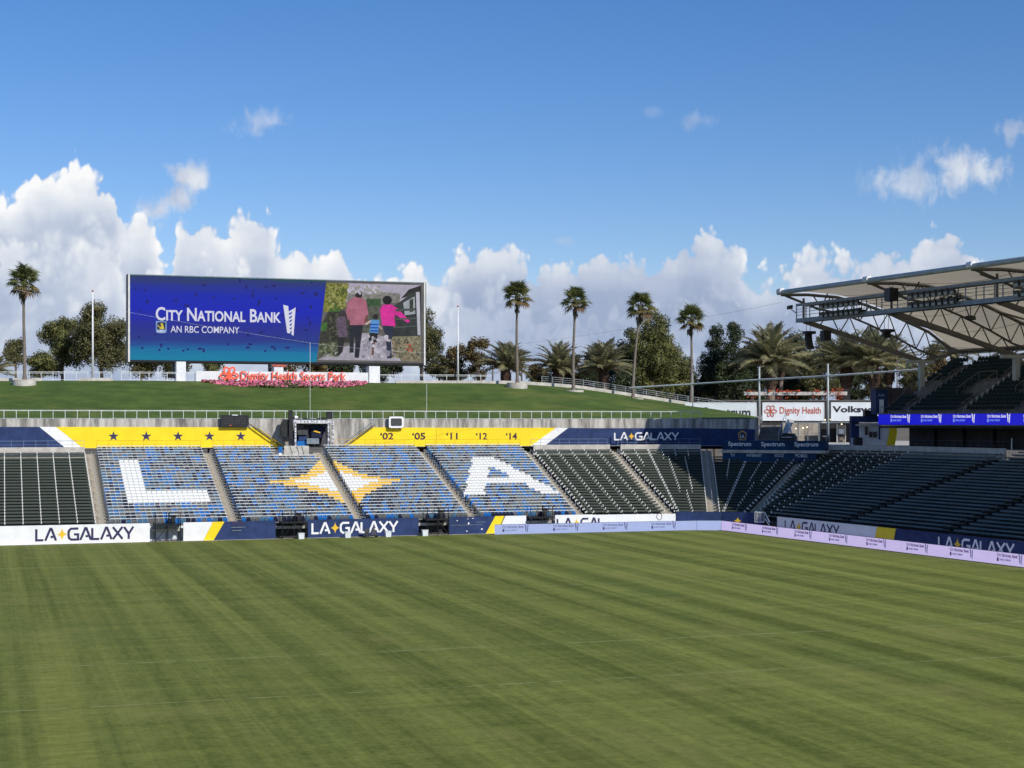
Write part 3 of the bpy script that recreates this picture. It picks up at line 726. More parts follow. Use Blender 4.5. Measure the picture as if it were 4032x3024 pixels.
# ------------------------------------------------------------------ wall behind the far concourse
BO = 24.5; bl = off_line(BO, 0, 5)
def bp(px, z, seg=0, o=BO): return wp(px, z, seg, o)
def wall_face(parent, name, pts, m, seg=0, o=BO, th=.14):
    """pts: (px, py) corners on the back wall"""
    P = []
    for px, py in pts:
        q = bp(px, 0, seg, o); d = q.x*SYW+q.y*CYW; q.z = EYE-(py-HY)/FPX*d; P.append(q)
    g = MB(); g.poly(P, th, -BK[seg]); return g.build(name, m, parent)
ZB = 1768
s = thing('banner_wall', 'yellow painted wall with five navy stars at the left and a navy end', 'wall', bp(500, 8))
wall_face(s, 'navy_panel', [(-750, ZB), (262, ZB), (155, 1681), (-750, 1680)], M['navy_wall'])
wall_face(s, 'white_slash', [(262.6, ZB), (330, ZB), (220, 1681.2), (155.6, 1681)], M['white_wall'])
wall_face(s, 'yellow_panel', [(330.6, ZB), (575, ZB), (575, 1681.5), (220.6, 1681.2)], M['yellow_wall'])
wall_face(s, 'yellow_panel', [(575.5, ZB), (1140, ZB), (1112, 1750), (1012, 1683), (575.5, 1681.5)], M['yellow_wall'])
for px in (447, 576, 701, 825, 948):
    c = bp(px, 0); d = c.x*SYW+c.y*CYW; c.z = EYE-(1718-HY)/FPX*d; g = MB()
    g.poly([c-BK[0]*.02+TD[0]*(.56*(1 if k % 2 == 0 else .40)*math.sin(math.pi*k/5))+Vector((0, 0, .54*(1 if k % 2 == 0 else .40)*math.cos(math.pi*k/5))) for k in range(10)], .015, -BK[0])
    g.build('star', M['navy_ink'], s)
s = thing('banner_wall', 'yellow painted wall with five title years and a white slash at its right', 'wall', bp(1700, 8))
wall_face(s, 'yellow_panel', [(1345, ZB), (1717, ZB), (1717, 1684), (1458, 1683), (1362, 1748)], M['yellow_wall'])
wall_face(s, 'yellow_panel', [(1718, ZB), (2072, ZB), (2190, 1684.5), (1718, 1684)], M['yellow_wall'], seg=1, o=BO-.01)
wall_face(s, 'white_slash', [(2072.6, ZB), (2128, ZB), (2237, 1685), (2190.6, 1684.5)], M['white_wall'], seg=2, o=BO-.05)
for px, t in ((1497, '‘02'), (1623, '‘05'), (1757, '‘11'), (1874, '‘12'), (1992, '‘14')):
    sg = 0 if px < 1700 else 1; c = bp(px, 0, sg); d = c.x*SYW+c.y*CYW; c.z = EYE-(1731-HY)/FPX*d
    lettering('year', t, M['maroon_ink'], c-BK[sg]*.02, TD[sg], (1.5 if '1' not in t[1:] else 1.3), .78, s, bold=.022)
s = thing('banner_wall', 'navy wall with white club lettering half in shadow and a pentagon crest', 'wall', bp(2400, 8, 1))
wall_face(s, 'navy_panel', [(2126, ZB), (2330, ZB), (2330, 1686), (2235, 1685)], M['navy_wall'], seg=2, o=BO)
wall_face(s, 'navy_panel', [(2330.5, ZB), (2522, ZB), (2522, 1686), (2330.5, 1686)], M['navy_wall'], seg=2, o=BO+.0)
wall_face(s, 'navy_panel', [(2523, ZB), (2760, ZB), (2760, 1686), (2523, 1686)], M['navy_wall'], seg=3)
wall_face(s, 'navy_panel', [(2760.5, ZB), (2972, ZB), (2972, 1690), (2760.5, 1686)], M['navy_wall'], seg=3)
c = bp(2418, 0, 2); d = c.x*SYW+c.y*CYW; c.z = EYE-(1731-HY)/FPX*d
club_name(c-BK[2]*.02, (bp(2668, 0, 3)-c-Vector((0, 0, -c.z))), (bp(2668, 0, 3)-bp(2418, 0, 2)).length, .78, M['white_ink'], s, proud=.6)
c = bp(2923, 0, 3); d = c.x*SYW+c.y*CYW; c.z = EYE-(1716-HY)/FPX*d; c = c-BK[3]*.03
pent = [(0, .62), (.48, .30), (.36, -.5), (-.36, -.5), (-.48, .30)]
g = MB(); g.poly([c+TD[3]*u+Vector((0, 0, v)) for u, v in pent], .01, -BK[3]); cr_ = g.build('crest', M['gold'], s)
g = MB(); g.poly([c-BK[3]*.012+TD[3]*u*.84+Vector((0, 0, v*.84)) for u, v in pent], .01, -BK[3]); g.build('crest_field', M['navy_ink'], cr_)
lettering('crest_letters', 'LA', M['white_ink'], c-BK[3]*.03+TD[3]*-.22+Vector((0, 0, -.25)), TD[3], .44, .36, cr_, bold=.02)
# bare concrete above and between the painted stretches
s = thing('retaining_wall', 'stained grey concrete wall between the painted banners and the grass bank', 'wall', bp(1200, 8))
bo2 = off_line(BO+.16, 0, 5)
M['stained'] = mat('stained', (.25, .235, .205, 1), .9, .34, .9, bump=.35, c2=(.42, .40, .36, 1), stretch=(1.6, 1.6, .22))
for k in range(4):
    a, b = bo2[k], bo2[k+1]; L = (b-a).length; n_ = max(1, round(L/5.2))
    for q in range(n_):
        p0, p1 = a.lerp(b, q/n_), a.lerp(b, (q+1)/n_); t = (p1-p0).normalized()
        g = MB(); g.frame_box(p0+t*.008+Vector((0, 0, 7.9)), (p1-p0)-t*.016, BK[k]*.25, Vector((0, 0, BASEZ+.04-7.9))); g.build('wall_panel', M['stained'], s)
hr = off_line(BO+.3, 0, 4); hr[-1] = hr[3].lerp(hr[4], .62); e2 = hr[3].lerp(off_line(BO+.3, 0, 4)[4], .95)
rail('guard_rail', 'pale metal guard rail along the foot of the grass bank', 'railing', [p+Vector((0, 0, BASEZ+.02)) for p in [hr[0], hr[1], hr[2], hr[3], hr[3].lerp(off_line(BO+.3, 0, 4)[4], .52)]], .9, 1.2, M['rail_white'], (.08, .93), r=.024, post_r=.03, mesh_m=M['galv'])
# rails on the concourse edge
def crail(i, m, label, f0=0., f1=1., o=20.95):
    pl = row_line(i, o); a, b = pl[0], pl[-1]; pts = [a.lerp(b, f0)]+([p for p in pl[1:-1]] if f0 == 0 and f1 == 1 else [])+[a.lerp(b, f1)]
    rail('guard_rail', label, 'railing', [p+Vector((0, 0, 8.02)) for p in pts], .78, 1.15, m, (.5,), r=.02, post_r=.018, group='concourse edge rails')
crail(0, M['rail_blue'], 'grey-blue rail on the concourse edge at the far left')
crail(1, M['rail_ochre'], 'ochre rail above the letter L')
crail(2, M['rail_ochre'], 'ochre rail above the left half of the star', 0, .62)
crail(3, M['rail_ochre'], 'ochre rail above the right half of the star', .12)
crail(4, M['rail_ochre'], 'ochre rail above the letter A')
crail(5, M['rail_blue'], 'grey-blue rail right of the letter A')
crail(6, M['rail_blue'], 'grey-blue rail running into the corner shadow')
# slanting ramp rails beside the booth
for side, (xa, ya, xb, yb) in (('left', (985, 1648, 1120, 1745)), ('right', (1476, 1650, 1352, 1740))):
    A_, B_ = bp(xa, 0, 0, BO-.4), bp(xb, 0, 0, BO-.4)
    for p, yy in ((A_, ya), (B_, yb)): p.z = EYE-(yy-HY)/FPX*(p.x*SYW+p.y*CYW)
    s = thing('ramp_rail', 'grey slanting stair rail %s of the control booth' % side, 'railing', A_, group='ramp rails beside the booth')
    for dz in (0, -.28, -.62):
        g = MB(); g.tube(A_+Vector((0, 0, dz)), B_+Vector((0, 0, dz)), .03 if dz != -.62 else .07, 6); g.build('rail', M['galv'] if dz != -.62 else M['steel'], s)
    for q in range(6):
        p = A_.lerp(B_, q/5); g = MB(); g.tube(p+Vector((0, 0, -.6)), p, .022, 5); g.build('post', M['galv'], s)

# ------------------------------------------------------------------ clock board, small display, control booth
def px_on(px, py, seg, o): p = bp(px, 0, seg, o); p.z = EYE-(py-HY)/FPX*(p.x*SYW+p.y*CYW); return p
def board(name, label, px0, py0, px1, py1, m, seg=0, o=BO-.5, th=.3, cat='sign'):
    a, b, c = px_on(px0, py1, seg, o), px_on(px1, py1, seg, o), px_on(px0, py0, seg, o)
    s = thing(name, label, cat, a); R = (b-a); R.z = 0; U = Vector((0, 0, c.z-a.z))
    g = MB(); g.frame_box(a, R, BK[seg]*th, U); g.build('casing', m, s); return s, a, R, U
s, a, R, U = board('clock_board', 'black match clock board with dark digit cells above the yellow wall', 870, 1634, 980, 1681, M['black'], cat='scoreboard')
n = -BK[0]; Rn = R.normalized()
SEG7 = {'a': (.1, .92, .9, 1.), 'd': (.1, 0, .9, .08), 'g': (.1, .46, .9, .54), 'f': (0, .54, .12, .96), 'b': (.88, .54, 1, .96), 'e': (0, .04, .12, .46), 'c': (.88, .04, 1, .46)}
for q in (.16, .36, .58, .78):
    g = MB()
    for k, (x0, y0, x1, y1) in SEG7.items():
        p = a+R*(q-.06)+U*.25+Rn*(x0*.42)+Vector((0, 0, y0*.7)); g.frame_box(p+n*.01, Rn*((x1-x0)*.42), n*.012, Vector((0, 0, (y1-y0)*.7)))
    g.build('digit', M['dark_grey'], s)
g = MB(); g.frame_box(a+R*.4+U*.96+n*.01, R*.2, n*.02, Vector((0, 0, .09))); g.build('plate', M['white_ink'], s)
g = MB(); g.frame_box(a+R*.29+U*.10+n*.01, R*.09, n*.02, Vector((0, 0, .09))); g.build('badge', M['coral_ink'], s)
s, a, R, U = board('game_display', 'small dark display with rounded white frame on the wall top', 1531, 1640, 1589, 1685, M['black'], cat='display')
g = MB(); cxx = a+R*.5+U*.5+n*.05; w2, h2 = R.length*.5, U.length*.5
rr = lambda k, e: [cxx+Rn*((w2-e)*max(-1, min(1, 1.32*math.cos(t)))*1.)+Vector((0, 0, (h2-e)*max(-1, min(1, 1.32*math.sin(t))))) for t in [2*math.pi*q/32 for q in range(32)]]
o_, i_ = rr(0, 0.), rr(1, .2)
for q in range(32):
    r = (q+1) % 32; g.add([o_[q], i_[q], i_[r], o_[r]], [(0, 1, 2, 3)]); g.add([i_[q], i_[q]-n*.1, i_[r]-n*.1, i_[r]], [(0, 1, 2, 3)]); g.add([o_[q]-n*.1, o_[q], o_[r], o_[r]-n*.1], [(0, 1, 2, 3)])
g.build('frame', M['white_ink'], s)
g = MB(); g.poly([p+n*(-.02) for p in i_], .02, n); g.build('screen', M['dark_grey'], s)

B0 = bp(1210, 8.0, 0, 22.4); T_, N_ = TD[0], BK[0]
def bpt(px, py, o): return px_on(px, py, 0, o)
s = thing('control_booth', 'dark scaffold control booth draped in decals above the gold star', 'booth', (B0.x, B0.y, 8.0))
M['decal'] = mat('decal', (.10, .12, .30, 1), .5, .6, 5, c2=(.62, .64, .72, 1))
M['tarp'] = mat('tarp', (.012, .015, .013, 1), .6, .3, 2)
for px in (1163, 1293, 1310): 
    a, b = bpt(px, 1757, 22.2), bpt(px, 1660, 22.2); g = MB(); g.tube(a, b, .11, 6); g.build('mast', M['decal'], s)
a, b = bpt(1155, 1660, 22.2), bpt(1312, 1662, 22.2); g = MB(); g.bar(a, b, .3, .28); g.build('header_beam', M['decal'], s)
a, b, c = bpt(1165, 1757, 23.6), bpt(1300, 1757, 23.6), bpt(1165, 1668, 23.6); g = MB(); g.frame_box(a, b-a, N_*.1, Vector((0, 0, c.z-a.z))); g.build('backdrop', M['black'], s)
for px0, px1, py0, py1, o, m, nm in ((1172, 1212, 1692, 1712, 23., 'dark_grey', 'monitor'), (1176, 1210, 1718, 1736, 23., 'navy_wall', 'case'), (1172, 1195, 1674, 1690, 23., 'dark_grey', 'case'), (1170, 1212, 1737, 1757, 22.9, 'seat_blue', 'case'),
                                (1208, 1256, 1726, 1748, 22.5, 'steel_blue', 'mixing_desk'), (1226, 1282, 1676, 1724, 23.2, 'seat_navy', 'panel')):
    a, b, c = bpt(px0, py1, o), bpt(px1, py1, o), bpt(px0, py0, o); g = MB(); g.frame_box(a, b-a, N_*.35, Vector((0, 0, c.z-a.z))); g.build(nm, M[m], s)
a = bpt(1244, 1700, 23.1); g = MB(); g.poly([a+T_*u+Vector((0, 0, v)) for u, v in ((-.3, .05), (-.15, .18), (.5, -.06), (.42, -.16), (-.1, -.02))], .02, -N_); g.build('figure_print', M['gold'], s)
a, b, c = bpt(1262, 1757, 22.3), bpt(1286, 1757, 22.3), bpt(1280, 1698, 22.3); g = MB(); g.poly([a, b, c, bpt(1272, 1712, 22.3)], .06, -N_); g.build('drape', M['dark_grey'], s)
for px0, px1, o in ((1138, 1153, 22.2), (1288, 1312, 22.4)):
    a, b, c = bpt(px0, 1650 if px0 > 1200 else 1728, o), bpt(px1, 1650 if px0 > 1200 else 1728, o), bpt(px0, 1619 if px0 > 1200 else 1616, o)
    g = MB(); g.frame_box(a, b-a, N_*.5, Vector((0, 0, c.z-a.z))); g.build('speaker', M['black'], s)
pts = [bpt(px, py, 22.5) for px, py in ((1107, 1674), (1120, 1652), (1152, 1652), (1158, 1722), (1112, 1718), (1107, 1700))]; g = MB(); g.poly(pts, .8, -N_); g.build('covered_equipment', M['tarp'], s)
a, b = bpt(1152, 1619, 22.3), bpt(1311, 1621, 22.3); g = MB(); g.tube(a, b, .035); g.tube(bpt(1152, 1654, 22.3), bpt(1311, 1655, 22.3), .035)
for px in (1163, 1186, 1230, 1262, 1310): g.tube(bpt(px, 1655, 22.3), bpt(px, 1620, 22.3), .028, 5)
g.build('top_rail', M['galv'], s)
pts = [bpt(px, py, 22.35) for px, py in ((1154, 1652), (1160, 1640), (1172, 1641), (1178, 1650), (1205, 1646), (1240, 1650), (1270, 1643), (1288, 1646), (1290, 1655))]; g = MB(); g.poly(pts, .5, -N_); g.build('bundle', M['black'], s)
a = bpt(1160, 1643, 22.3); g = MB(); g.tube(a, a+Vector((.35, 0, -.02)), .18, 8, .12); g.build('camera_hood', M['white_ink'], s)
# camera bay below the booth, white cabinet and covered chair
s = thing('camera_bay', 'pale plywood bay below the control booth with cables and a blue seat', 'bay', bp(1230, 6, 0, 18))
r_ = NR-4; pl = row_line(2, row_o(r_)); e_ = pl[-1]
g = MB(); g.frame_box(e_-TD[0]*3.5+Vector((0, 0, row_z(r_)+.3)), TD[0]*2.6, BK[0]*.05, Vector((0, 0, 1.35))); g.build('plywood', M['concrete_light'], s)
g = MB(); g.frame_box(e_-TD[0]*4.1-BK[0]*.2+Vector((0, 0, row_z(r_)+.95)), TD[0]*.36, BK[0]*.3, Vector((0, 0, .62))); g.build('seat', M['seat_blue'], s)
g = MB(); g.frame_box(e_-TD[0]*4.1-BK[0]*.2+Vector((0, 0, row_z(r_)+.3)), TD[0]*.32, BK[0]*.3, Vector((0, 0, .62))); g.build('cabinet', M['white_ink'], s)
g = MB()
for q in (2.9, 2.2, 1.7): p = e_-TD[0]*q-BK[0]*.06; g.path([p+Vector((0, 0, row_z(r_)+1.6)), p+TD[0]*.25+Vector((0, 0, row_z(r_)+.9)), p+TD[0]*.05+Vector((0, 0, row_z(r_)+.25))], .02, 4)
g.build('cable', M['dark_grey'], s)
g = MB(); g.frame_box(e_-TD[0]*1.5-BK[0]*.3+Vector((0, 0, row_z(r_)+.2)), TD[0]*.3, BK[0]*.3, Vector((0, 0, .42))); g.build('tripod_head', M['black'], s)

# ------------------------------------------------------------------ camera scaffolds in the wall gaps
def scaffold(px0, px1, label, back_m, o=-.55, deck=1.42):
    sg = 0 if px0 < 1900 else 1
    a, b = wp(px0, 0, sg, o), wp(px1, 0, sg, o); t, n = TD[sg], BK[sg]; L = (b-a).length
    s = thing('camera_scaffold', label, 'scaffold', a, group='camera scaffolds in the wall gaps')
    for q in (0, .5, 1):
        for dpt in (0, 1.3):
            p = a+t*(L*q)+n*dpt; g = MB(); g.tube(p, p+Vector((0, 0, deck)), .045, 6); g.build('leg', M['black_metal'], s)
    g = MB(); g.frame_box(a-t*.1-n*.1+Vector((0, 0, deck)), t*(L+.2), n*1.6, Vector((0, 0, .13))); g.build('deck', M['black_metal'], s)
    for q0, q1 in ((.02, .48), (.98, .52)):
        g = MB(); g.tube(a+t*(L*q0)+Vector((0, 0, .15)), a+t*(L*q1)+Vector((0, 0, deck-.08)), .035, 5); g.build('brace', M['black_metal'], s)
    g = MB(); g.tube(a+Vector((0, 0, .12)), b+Vector((0, 0, .12)), .03, 5); g.tube(a+n*1.3+Vector((0, 0, .12)), b+n*1.3+Vector((0, 0, .12)), .03, 5); g.build('foot_tube', M['black_metal'], s)
    g = MB(); D = deck+.13
    for q in (0, .52, .56, 1.): g.tube(a+t*(L*q)+Vector((0, 0, D)), a+t*(L*q)+Vector((0, 0, D+1.05)), .035, 5)
    for z in (.55, 1.05): g.tube(a+t*(L*.56)+Vector((0, 0, D+z)), b+Vector((0, 0, D+z)), .03, 5)
    g.tube(a+Vector((0, 0, D+.75)), a+t*(L*.5)+Vector((0, 0, D+.75)), .02, 5)
    for dpt in (1.3,):
        for q in (0, .5, 1): g.tube(a+t*(L*q)+n*dpt+Vector((0, 0, D)), a+t*(L*q)+n*dpt+Vector((0, 0, D+1.05)), .03, 5)
        g.tube(a+n*dpt+Vector((0, 0, D+1.05)), b+n*dpt+Vector((0, 0, D+1.05)), .03, 5)
    g.build('guard_rail', M['black_metal'], s)
    g = MB(); c = a+t*(L*.75)+n*.7+Vector((0, 0, D)); g.frame_box(c+Vector((-.15, -.15, .0)), (.3, 0, 0), (0, .3, 0), (0, 0, .55)); g.frame_box(c+Vector((-.22, -.2, .55)), (.44, 0, 0), (0, .5, 0), (0, 0, .22)); g.build('camera_stand', M['black'], s)
    g = MB(); p = a-t*.55+n*1.55; g.frame_box(p, t*(L+1.1), n*.05, Vector((0, 0, deck-.05))); g.build('gap_backing', back_m, s)
scaffold(612, 710, 'leftmost black camera scaffold in the white wall gap', M['sign_white'])
scaffold(1112, 1205, 'black camera scaffold in the navy wall gap left of the white lettering', M['black'])
scaffold(1683, 1765, 'black camera scaffold in the navy wall gap right of the white lettering', M['black'])
scaffold(2090, 2176, 'rightmost black camera scaffold behind the pale blue display board', M['dark_grey'])
# small white bins and a ground camera at the wall's foot
for px, sz, l in ((1186, .95, 'white bin at the foot of the second scaffold'), (1369, 1.0, 'white bin below the white lettering, left of the ground camera'), (1528, .95, 'white bin right of the ground camera'), (1673, 1.0, 'white bin at the foot of the third scaffold')):
    p = wp(px, 0, 0, -.95); s = thing('bin', l, 'bin', p, group='white bins along the field wall')
    g = MB(); w_ = .27; g.add([p+Vector((sx*w_*(.9 if z == 0 else 1), sy*w_*.8, z*.52*sz)) for z in (0, 1) for sx, sy in ((-1, -1), (1, -1), (1, 1), (-1, 1))], [(3, 2, 1, 0), (4, 5, 6, 7), (0, 1, 5, 4), (1, 2, 6, 5), (2, 3, 7, 6), (3, 0, 4, 7)])
    g.build('body', M['sign_white'], s); g = MB(); g.box(p.x-.3, p.x+.3, p.y-.25, p.y+.25, .53*sz, .57*sz); g.build('lid', M['white_ink'], s)
p = wp(1462, 0, 0, -1.0); s = thing('field_camera', 'grey field camera rig on a low dolly before the white lettering', 'camera', p)
g = MB(); g.box(p.x-.75, p.x+.6, p.y-.3, p.y+.3, .12, .2)
for dx in (-.6, .5): g.tube(p+Vector((dx, -.35, .1)), p+Vector((dx, .35, .1)), .1, 8)
g.build('dolly', M['black'], s)
g = MB(); g.box(p.x-.62, p.x-.2, p.y-.2, p.y+.2, .42, .78); g.box(p.x-.55, p.x-.3, p.y-.1, p.y+.1, .2, .42); g.build('camera_body', M['dark_grey'], s)
g = MB()
for dx in (.1, .25, .4): g.tube(p+Vector((dx, 0, .2)), p+Vector((.25, 0, 1.05)), .035, 5)
g.build('tripod', M['trunk'], s)

# ------------------------------------------------------------------ pitch-side display boards
def led_mat(name, c, strn):
    m = mat(name, (.02, .02, .03, 1), .35, .1, 4); t = m.node_tree; x = NX(t); b = t.nodes['Principled BSDF']
    v = x.n('ShaderNodeTexCoord').outputs['Object']; n = x.noise(v, .9, 4, .6); l = x.n('ShaderNodeTexWave', wave_type='BANDS', bands_direction='Z'); x.put(l.inputs[0], v); l.inputs['Scale'].default_value = 12
    dk = tuple(k*.84 for k in c[:3])+(1,)
    x.put(b.inputs['Emission Color'], x.mix(x.m('ADD', x.m('MULTIPLY', l.outputs['Fac'], .3), x.m('MULTIPLY', n, .8), clamp=True), dk, c)); b.inputs['Emission Strength'].default_value = strn
    return m
M['led_blue'] = led_mat('led_blue', lin(176, 192, 240), .92); M['led_lilac'] = led_mat('led_lilac', lin(204, 191, 240), .93); M['led_deep'] = led_mat('led_deep', lin(16, 14, 205), .95)
M['led_ink'] = mat('led_ink', (.02, .02, .04, 1), .5, .1, 3, emit=lin(70, 50, 110), estr=.6)
M['led_ink2'] = mat('led_ink2', (.02, .02, .04, 1), .5, .1, 3, emit=lin(96, 104, 160), estr=.7)
M['led_white'] = mat('led_white', (.1, .1, .1, 1), .5, .1, 3, emit=lin(225, 225, 245), estr=.9)
M['led_cyan'] = mat('led_cyan', (.1, .1, .1, 1), .5, .1, 3, emit=lin(120, 150, 235), estr=.9)
def bank_logo(parent, o, R, w_, inks, proud=.012):
    """bank name in small capitals, its tower mark, the badge and the second line; o = lower left, w_ = full width"""
    R = Vector(R).normalized(); U = Vector((0, 0, 1)); N = R.cross(U)
    lettering('bank_name', 'City National Bank', inks[0], o+U*(w_*.125), R, w_*.82, w_*.096, parent, proud=proud, bold=.004, small_caps=True)
    lettering('second_line', 'AN RBC COMPANY', inks[1], o+R*(w_*.105)+U*(w_*.02), R, w_*.45, w_*.055, parent, proud=proud)
    g = MB(); b = o+U*(-w_*.005)+N*proud; g.frame_box(b, R*(w_*.07), N*.006, U*(w_*.1)); g.build('badge', inks[2], parent)
    g = MB(); b = o+R*(w_*.85)+N*proud; q = lambda u, v: b+R*(w_*u)+U*(w_*v)
    g.poly([q(.035, .0), q(.06, .0), q(.045, .24), q(.0, .27)], .01, N); g.poly([q(.085, -.03), q(.115, -.035), q(.145, .25), q(.11, .22)], .01, N)
    for k in range(4): g.poly([q(.05, .04+k*.045), q(.092, .05+k*.045), q(.096, .065+k*.045), q(.05, .055+k*.045)], .008, N)
    g.build('tower_mark', inks[3], parent)
def led_run(name, label, pts, panel, m, h=.92, z0=.03, starts=(), inks=None, logo_w=2.5, zl=.3):
    s = thing(name, label, 'display board', pts[0])
    for a, b in zip(pts, pts[1:]):
        t = (b-a).normalized(); n = Vector((-t.y, t.x, 0)); L = (b-a).length; k = max(1, round(L/panel))
        for q in range(k):
            g = MB(); p = a+t*(L*q/k+.006); g.frame_box(p+Vector((0, 0, z0)), t*(L/k-.012), n*.14, Vector((0, 0, h))); g.build('display_panel', m, s)
            g = MB(); g.frame_box(p+n*.02-Vector((0, 0, z0-.004)), t*(L/k-.012), n*.12, Vector((0, 0, z0))); g.frame_box(p+n*.01+Vector((0, 0, z0+h)), t*(L/k-.012), n*.14, Vector((0, 0, .02))); g.build('casing', M['black'], s)
    return s
C0, C1, C2 = Vector((43.1, 139.55, 0)), Vector((63.9, 139.3, 0)), Vector((66.2, 138.5, 0))
s = led_run('display_board', 'pale blue pitchside display board along the far touchline', [C0, C1], 5.08, M['led_blue'])
ti = (C1-C0).normalized(); inks = (M['led_ink'], M['led_ink2'], M['led_ink'], M['led_ink2'])
for k in range(4): bank_logo(s, C0+ti*(.75+k*5.08)+Vector((0, 0, .27)), ti, 2.6, inks)
s = led_run('display_board', 'short pale lilac display board turning the corner', [C1+Vector((.03, 0, 0)), C2], 5, M['led_blue'])
bank_logo(s, C1+Vector((.1, 0, .27)), C2-C1, 2.3, inks)
RE = RS(66, -2.05)
rd = (RE-C2); rd.normalize()
s = led_run('display_board', 'lilac pitchside display board along the right touchline', [C2+rd*.03, RE], 5.25, M['led_lilac'])
for k in range(12): bank_logo(s, C2+rd*(2.0+k*5.35)+Vector((0, 0, .27)), rd, 2.7, inks)
# ------------------------------------------------------------------ big screen on the crest
YS = 198.; U3 = Vector((0, 0, 1)); R3 = Vector((1, 0, 0)); N3 = Vector((0, -1, 0))
def sp(px, py, e=0.): return at_y(px, py, YS-.02-e)
def emis(name, c, k=1., var=.3, scale=1.2):
    m = mat(name, (.008, .008, .01, 1), .8, .1, 3, spec=.1); t = m.node_tree; x = NX(t); b = t.nodes['Principled BSDF']; v = x.n('ShaderNodeTexCoord').outputs['Object']
    n = x.noise(v, scale, 5, .65); c0 = lin(*c); dk = tuple(q*(1-var) for q in c0[:3])+(1,); lt = tuple(q*(1+var) for q in c0[:3])+(1,)
    x.put(b.inputs['Emission Color'], x.mix(x.smooth(n, .25, .75), dk, lt)); b.inputs['Emission Strength'].default_value = k; return m
m = mat('screen_blue', (.006, .006, .008, 1), .8, .1, 3, spec=.1); t = m.node_tree; x = NX(t); b = t.nodes['Principled BSDF']; v = x.n('ShaderNodeTexCoord').outputs['Object']
vx, vy, vz = x.sep(v); f = x.m('MULTIPLY_ADD', vz, 1/10.7, -18.4/10.7)
wob = x.m('MULTIPLY', x.m('SUBTRACT', x.noise(x.xyz(x.m('MULTIPLY', vx, .15), x.m('MULTIPLY', vz, 1.4)), .8, 4, .6), .5), .16)
rp = x.n('ShaderNodeValToRGB'); cr = rp.color_ramp; cr.elements[0].position = 0; cr.elements[0].color = lin(12, 132, 168); cr.elements[1].position = 1; cr.elements[1].color = lin(36, 82, 84)
for p, c in ((.12, (16, 120, 168)), (.19, (30, 84, 156)), (.25, (38, 58, 140)), (.40, (36, 46, 150)), (.62, (18, 36, 186)), (.78, (20, 40, 180)), (.90, (36, 52, 148)), (.965, (44, 58, 116))):
    e = cr.elements.new(p); e.color = lin(*c)
x.put(rp.inputs[0], x.m('ADD', f, wob, clamp=True))
wv = x.n('ShaderNodeTexWave', wave_type='BANDS', bands_direction='Z'); x.put(wv.inputs[0], v); wv.inputs['Scale'].default_value = 1.6; wv.inputs['Distortion'].default_value = .4
x.put(b.inputs['Emission Color'], x.mix(x.m('MULTIPLY', wv.outputs['Fac'], .16), rp.outputs[0], lin(60, 62, 90))); b.inputs['Emission Strength'].default_value = .92
M['screen_blue'] = m
s = thing('video_screen', 'huge video screen with a blue bank advert and a walking family', 'screen', (32, YS, 15.6))
tl, bl_, tr_, br_ = sp(512, 1077), sp(512, 1410), sp(1668, 1122), sp(1668, 1437)
x0, x1, zb0, zt0 = tl.x, tr_.x, (bl_.z+br_.z)/2, (tl.z+tr_.z)/2
g = MB(); g.box(x0-.35, x1+.35, YS, YS+2.2, zb0-.3, zt0+.15); g.build('cabinet', M['dark_grey'], s)
M['frame_white'] = mat('frame_white', (.62, .62, .58, 1), .45, .08, 1)
for a, b_, nm in ((x0-.24, x0-.02, 'frame'), (x1+.02, x1+.22, 'frame')): g = MB(); g.box(a, b_, YS-.14, YS-.005, zb0-.25, zt0+.12); g.build(nm, M['frame_white'], s)
g = MB(); g.box(x0-.02, x1+.02, YS-.14, YS-.005, zt0+.02, zt0+.13); g.build('frame', M['steel_blue'], s)
g = MB(); g.box(x0-.02, x1+.02, YS-.14, YS-.005, zb0-.25, zb0-.02); g.build('frame', M['black_metal'], s)
pic_l_t, pic_l_b = sp(1285, 1100).x, sp(1246, 1420).x
def quad3(a, b, c, d, m, nm, e, parent=s): g = MB(); g.poly([a, b, c, d], .006, N3); return g.build(nm, m, parent)
P3 = lambda xx, zz, e: Vector((xx, YS-.02-e, zz))
quad3(P3(x0, zb0, 0), P3(pic_l_b, zb0, 0), P3(pic_l_t, zt0, 0), P3(x0, zt0, 0), M['screen_blue'], 'advert_panel', 0)
g = MB(); rnd = random.Random(5)
for k in range(70):
    px = rnd.uniform(530, 1240); py = rnd.uniform(1110, 1390); w_ = rnd.choice([.26, .26, .26, .5]); h_ = rnd.choice([.26, .26, .5]); p = sp(px, py, .012)
    g.poly([p, p+R3*w_, p+R3*w_+U3*h_, p+U3*h_], .004, N3)
g.build('dead_module', emis('dead_module', (30, 34, 112), .85, .4, 3), s, kind='stuff')
pw = emis('picture_white', (214, 216, 232), .95, .05)
def slet(nm, body, px, py, px1, h, mm, **kw): p = sp(px, py, .02); q = sp(px1, py, .02); return lettering(nm, body, mm, p, R3, (q-p).length, h, s, proud=.01, **kw)
slet('bank_name', 'City National Bank', 613, 1262, 1106, 1.72, pw, bold=.02, small_caps=True)
slet('second_line', 'AN RBC COMPANY', 672, 1309, 942, .86, pw, bold=.006)
p = sp(614, 1312, .02); B = lambda u, v, e=0: p+R3*(u*1.32)+U3*(v*1.58)+N3*e
g = MB(); g.poly([B(.04, .05), B(.5, 0), B(.96, .05), B(1, .2), B(1, .97), B(0, .97), B(0, .2)], .006, N3); bd = g.build('badge', emis('badge_blue', (126, 160, 205), .9), s)
g = MB(); g.poly([B(.12, .3, .01), B(.88, .3, .01), B(.88, .88, .01), B(.12, .88, .01)], .006, N3); g.build('badge_field', emis('badge_navy', (36, 44, 84), .9), bd)
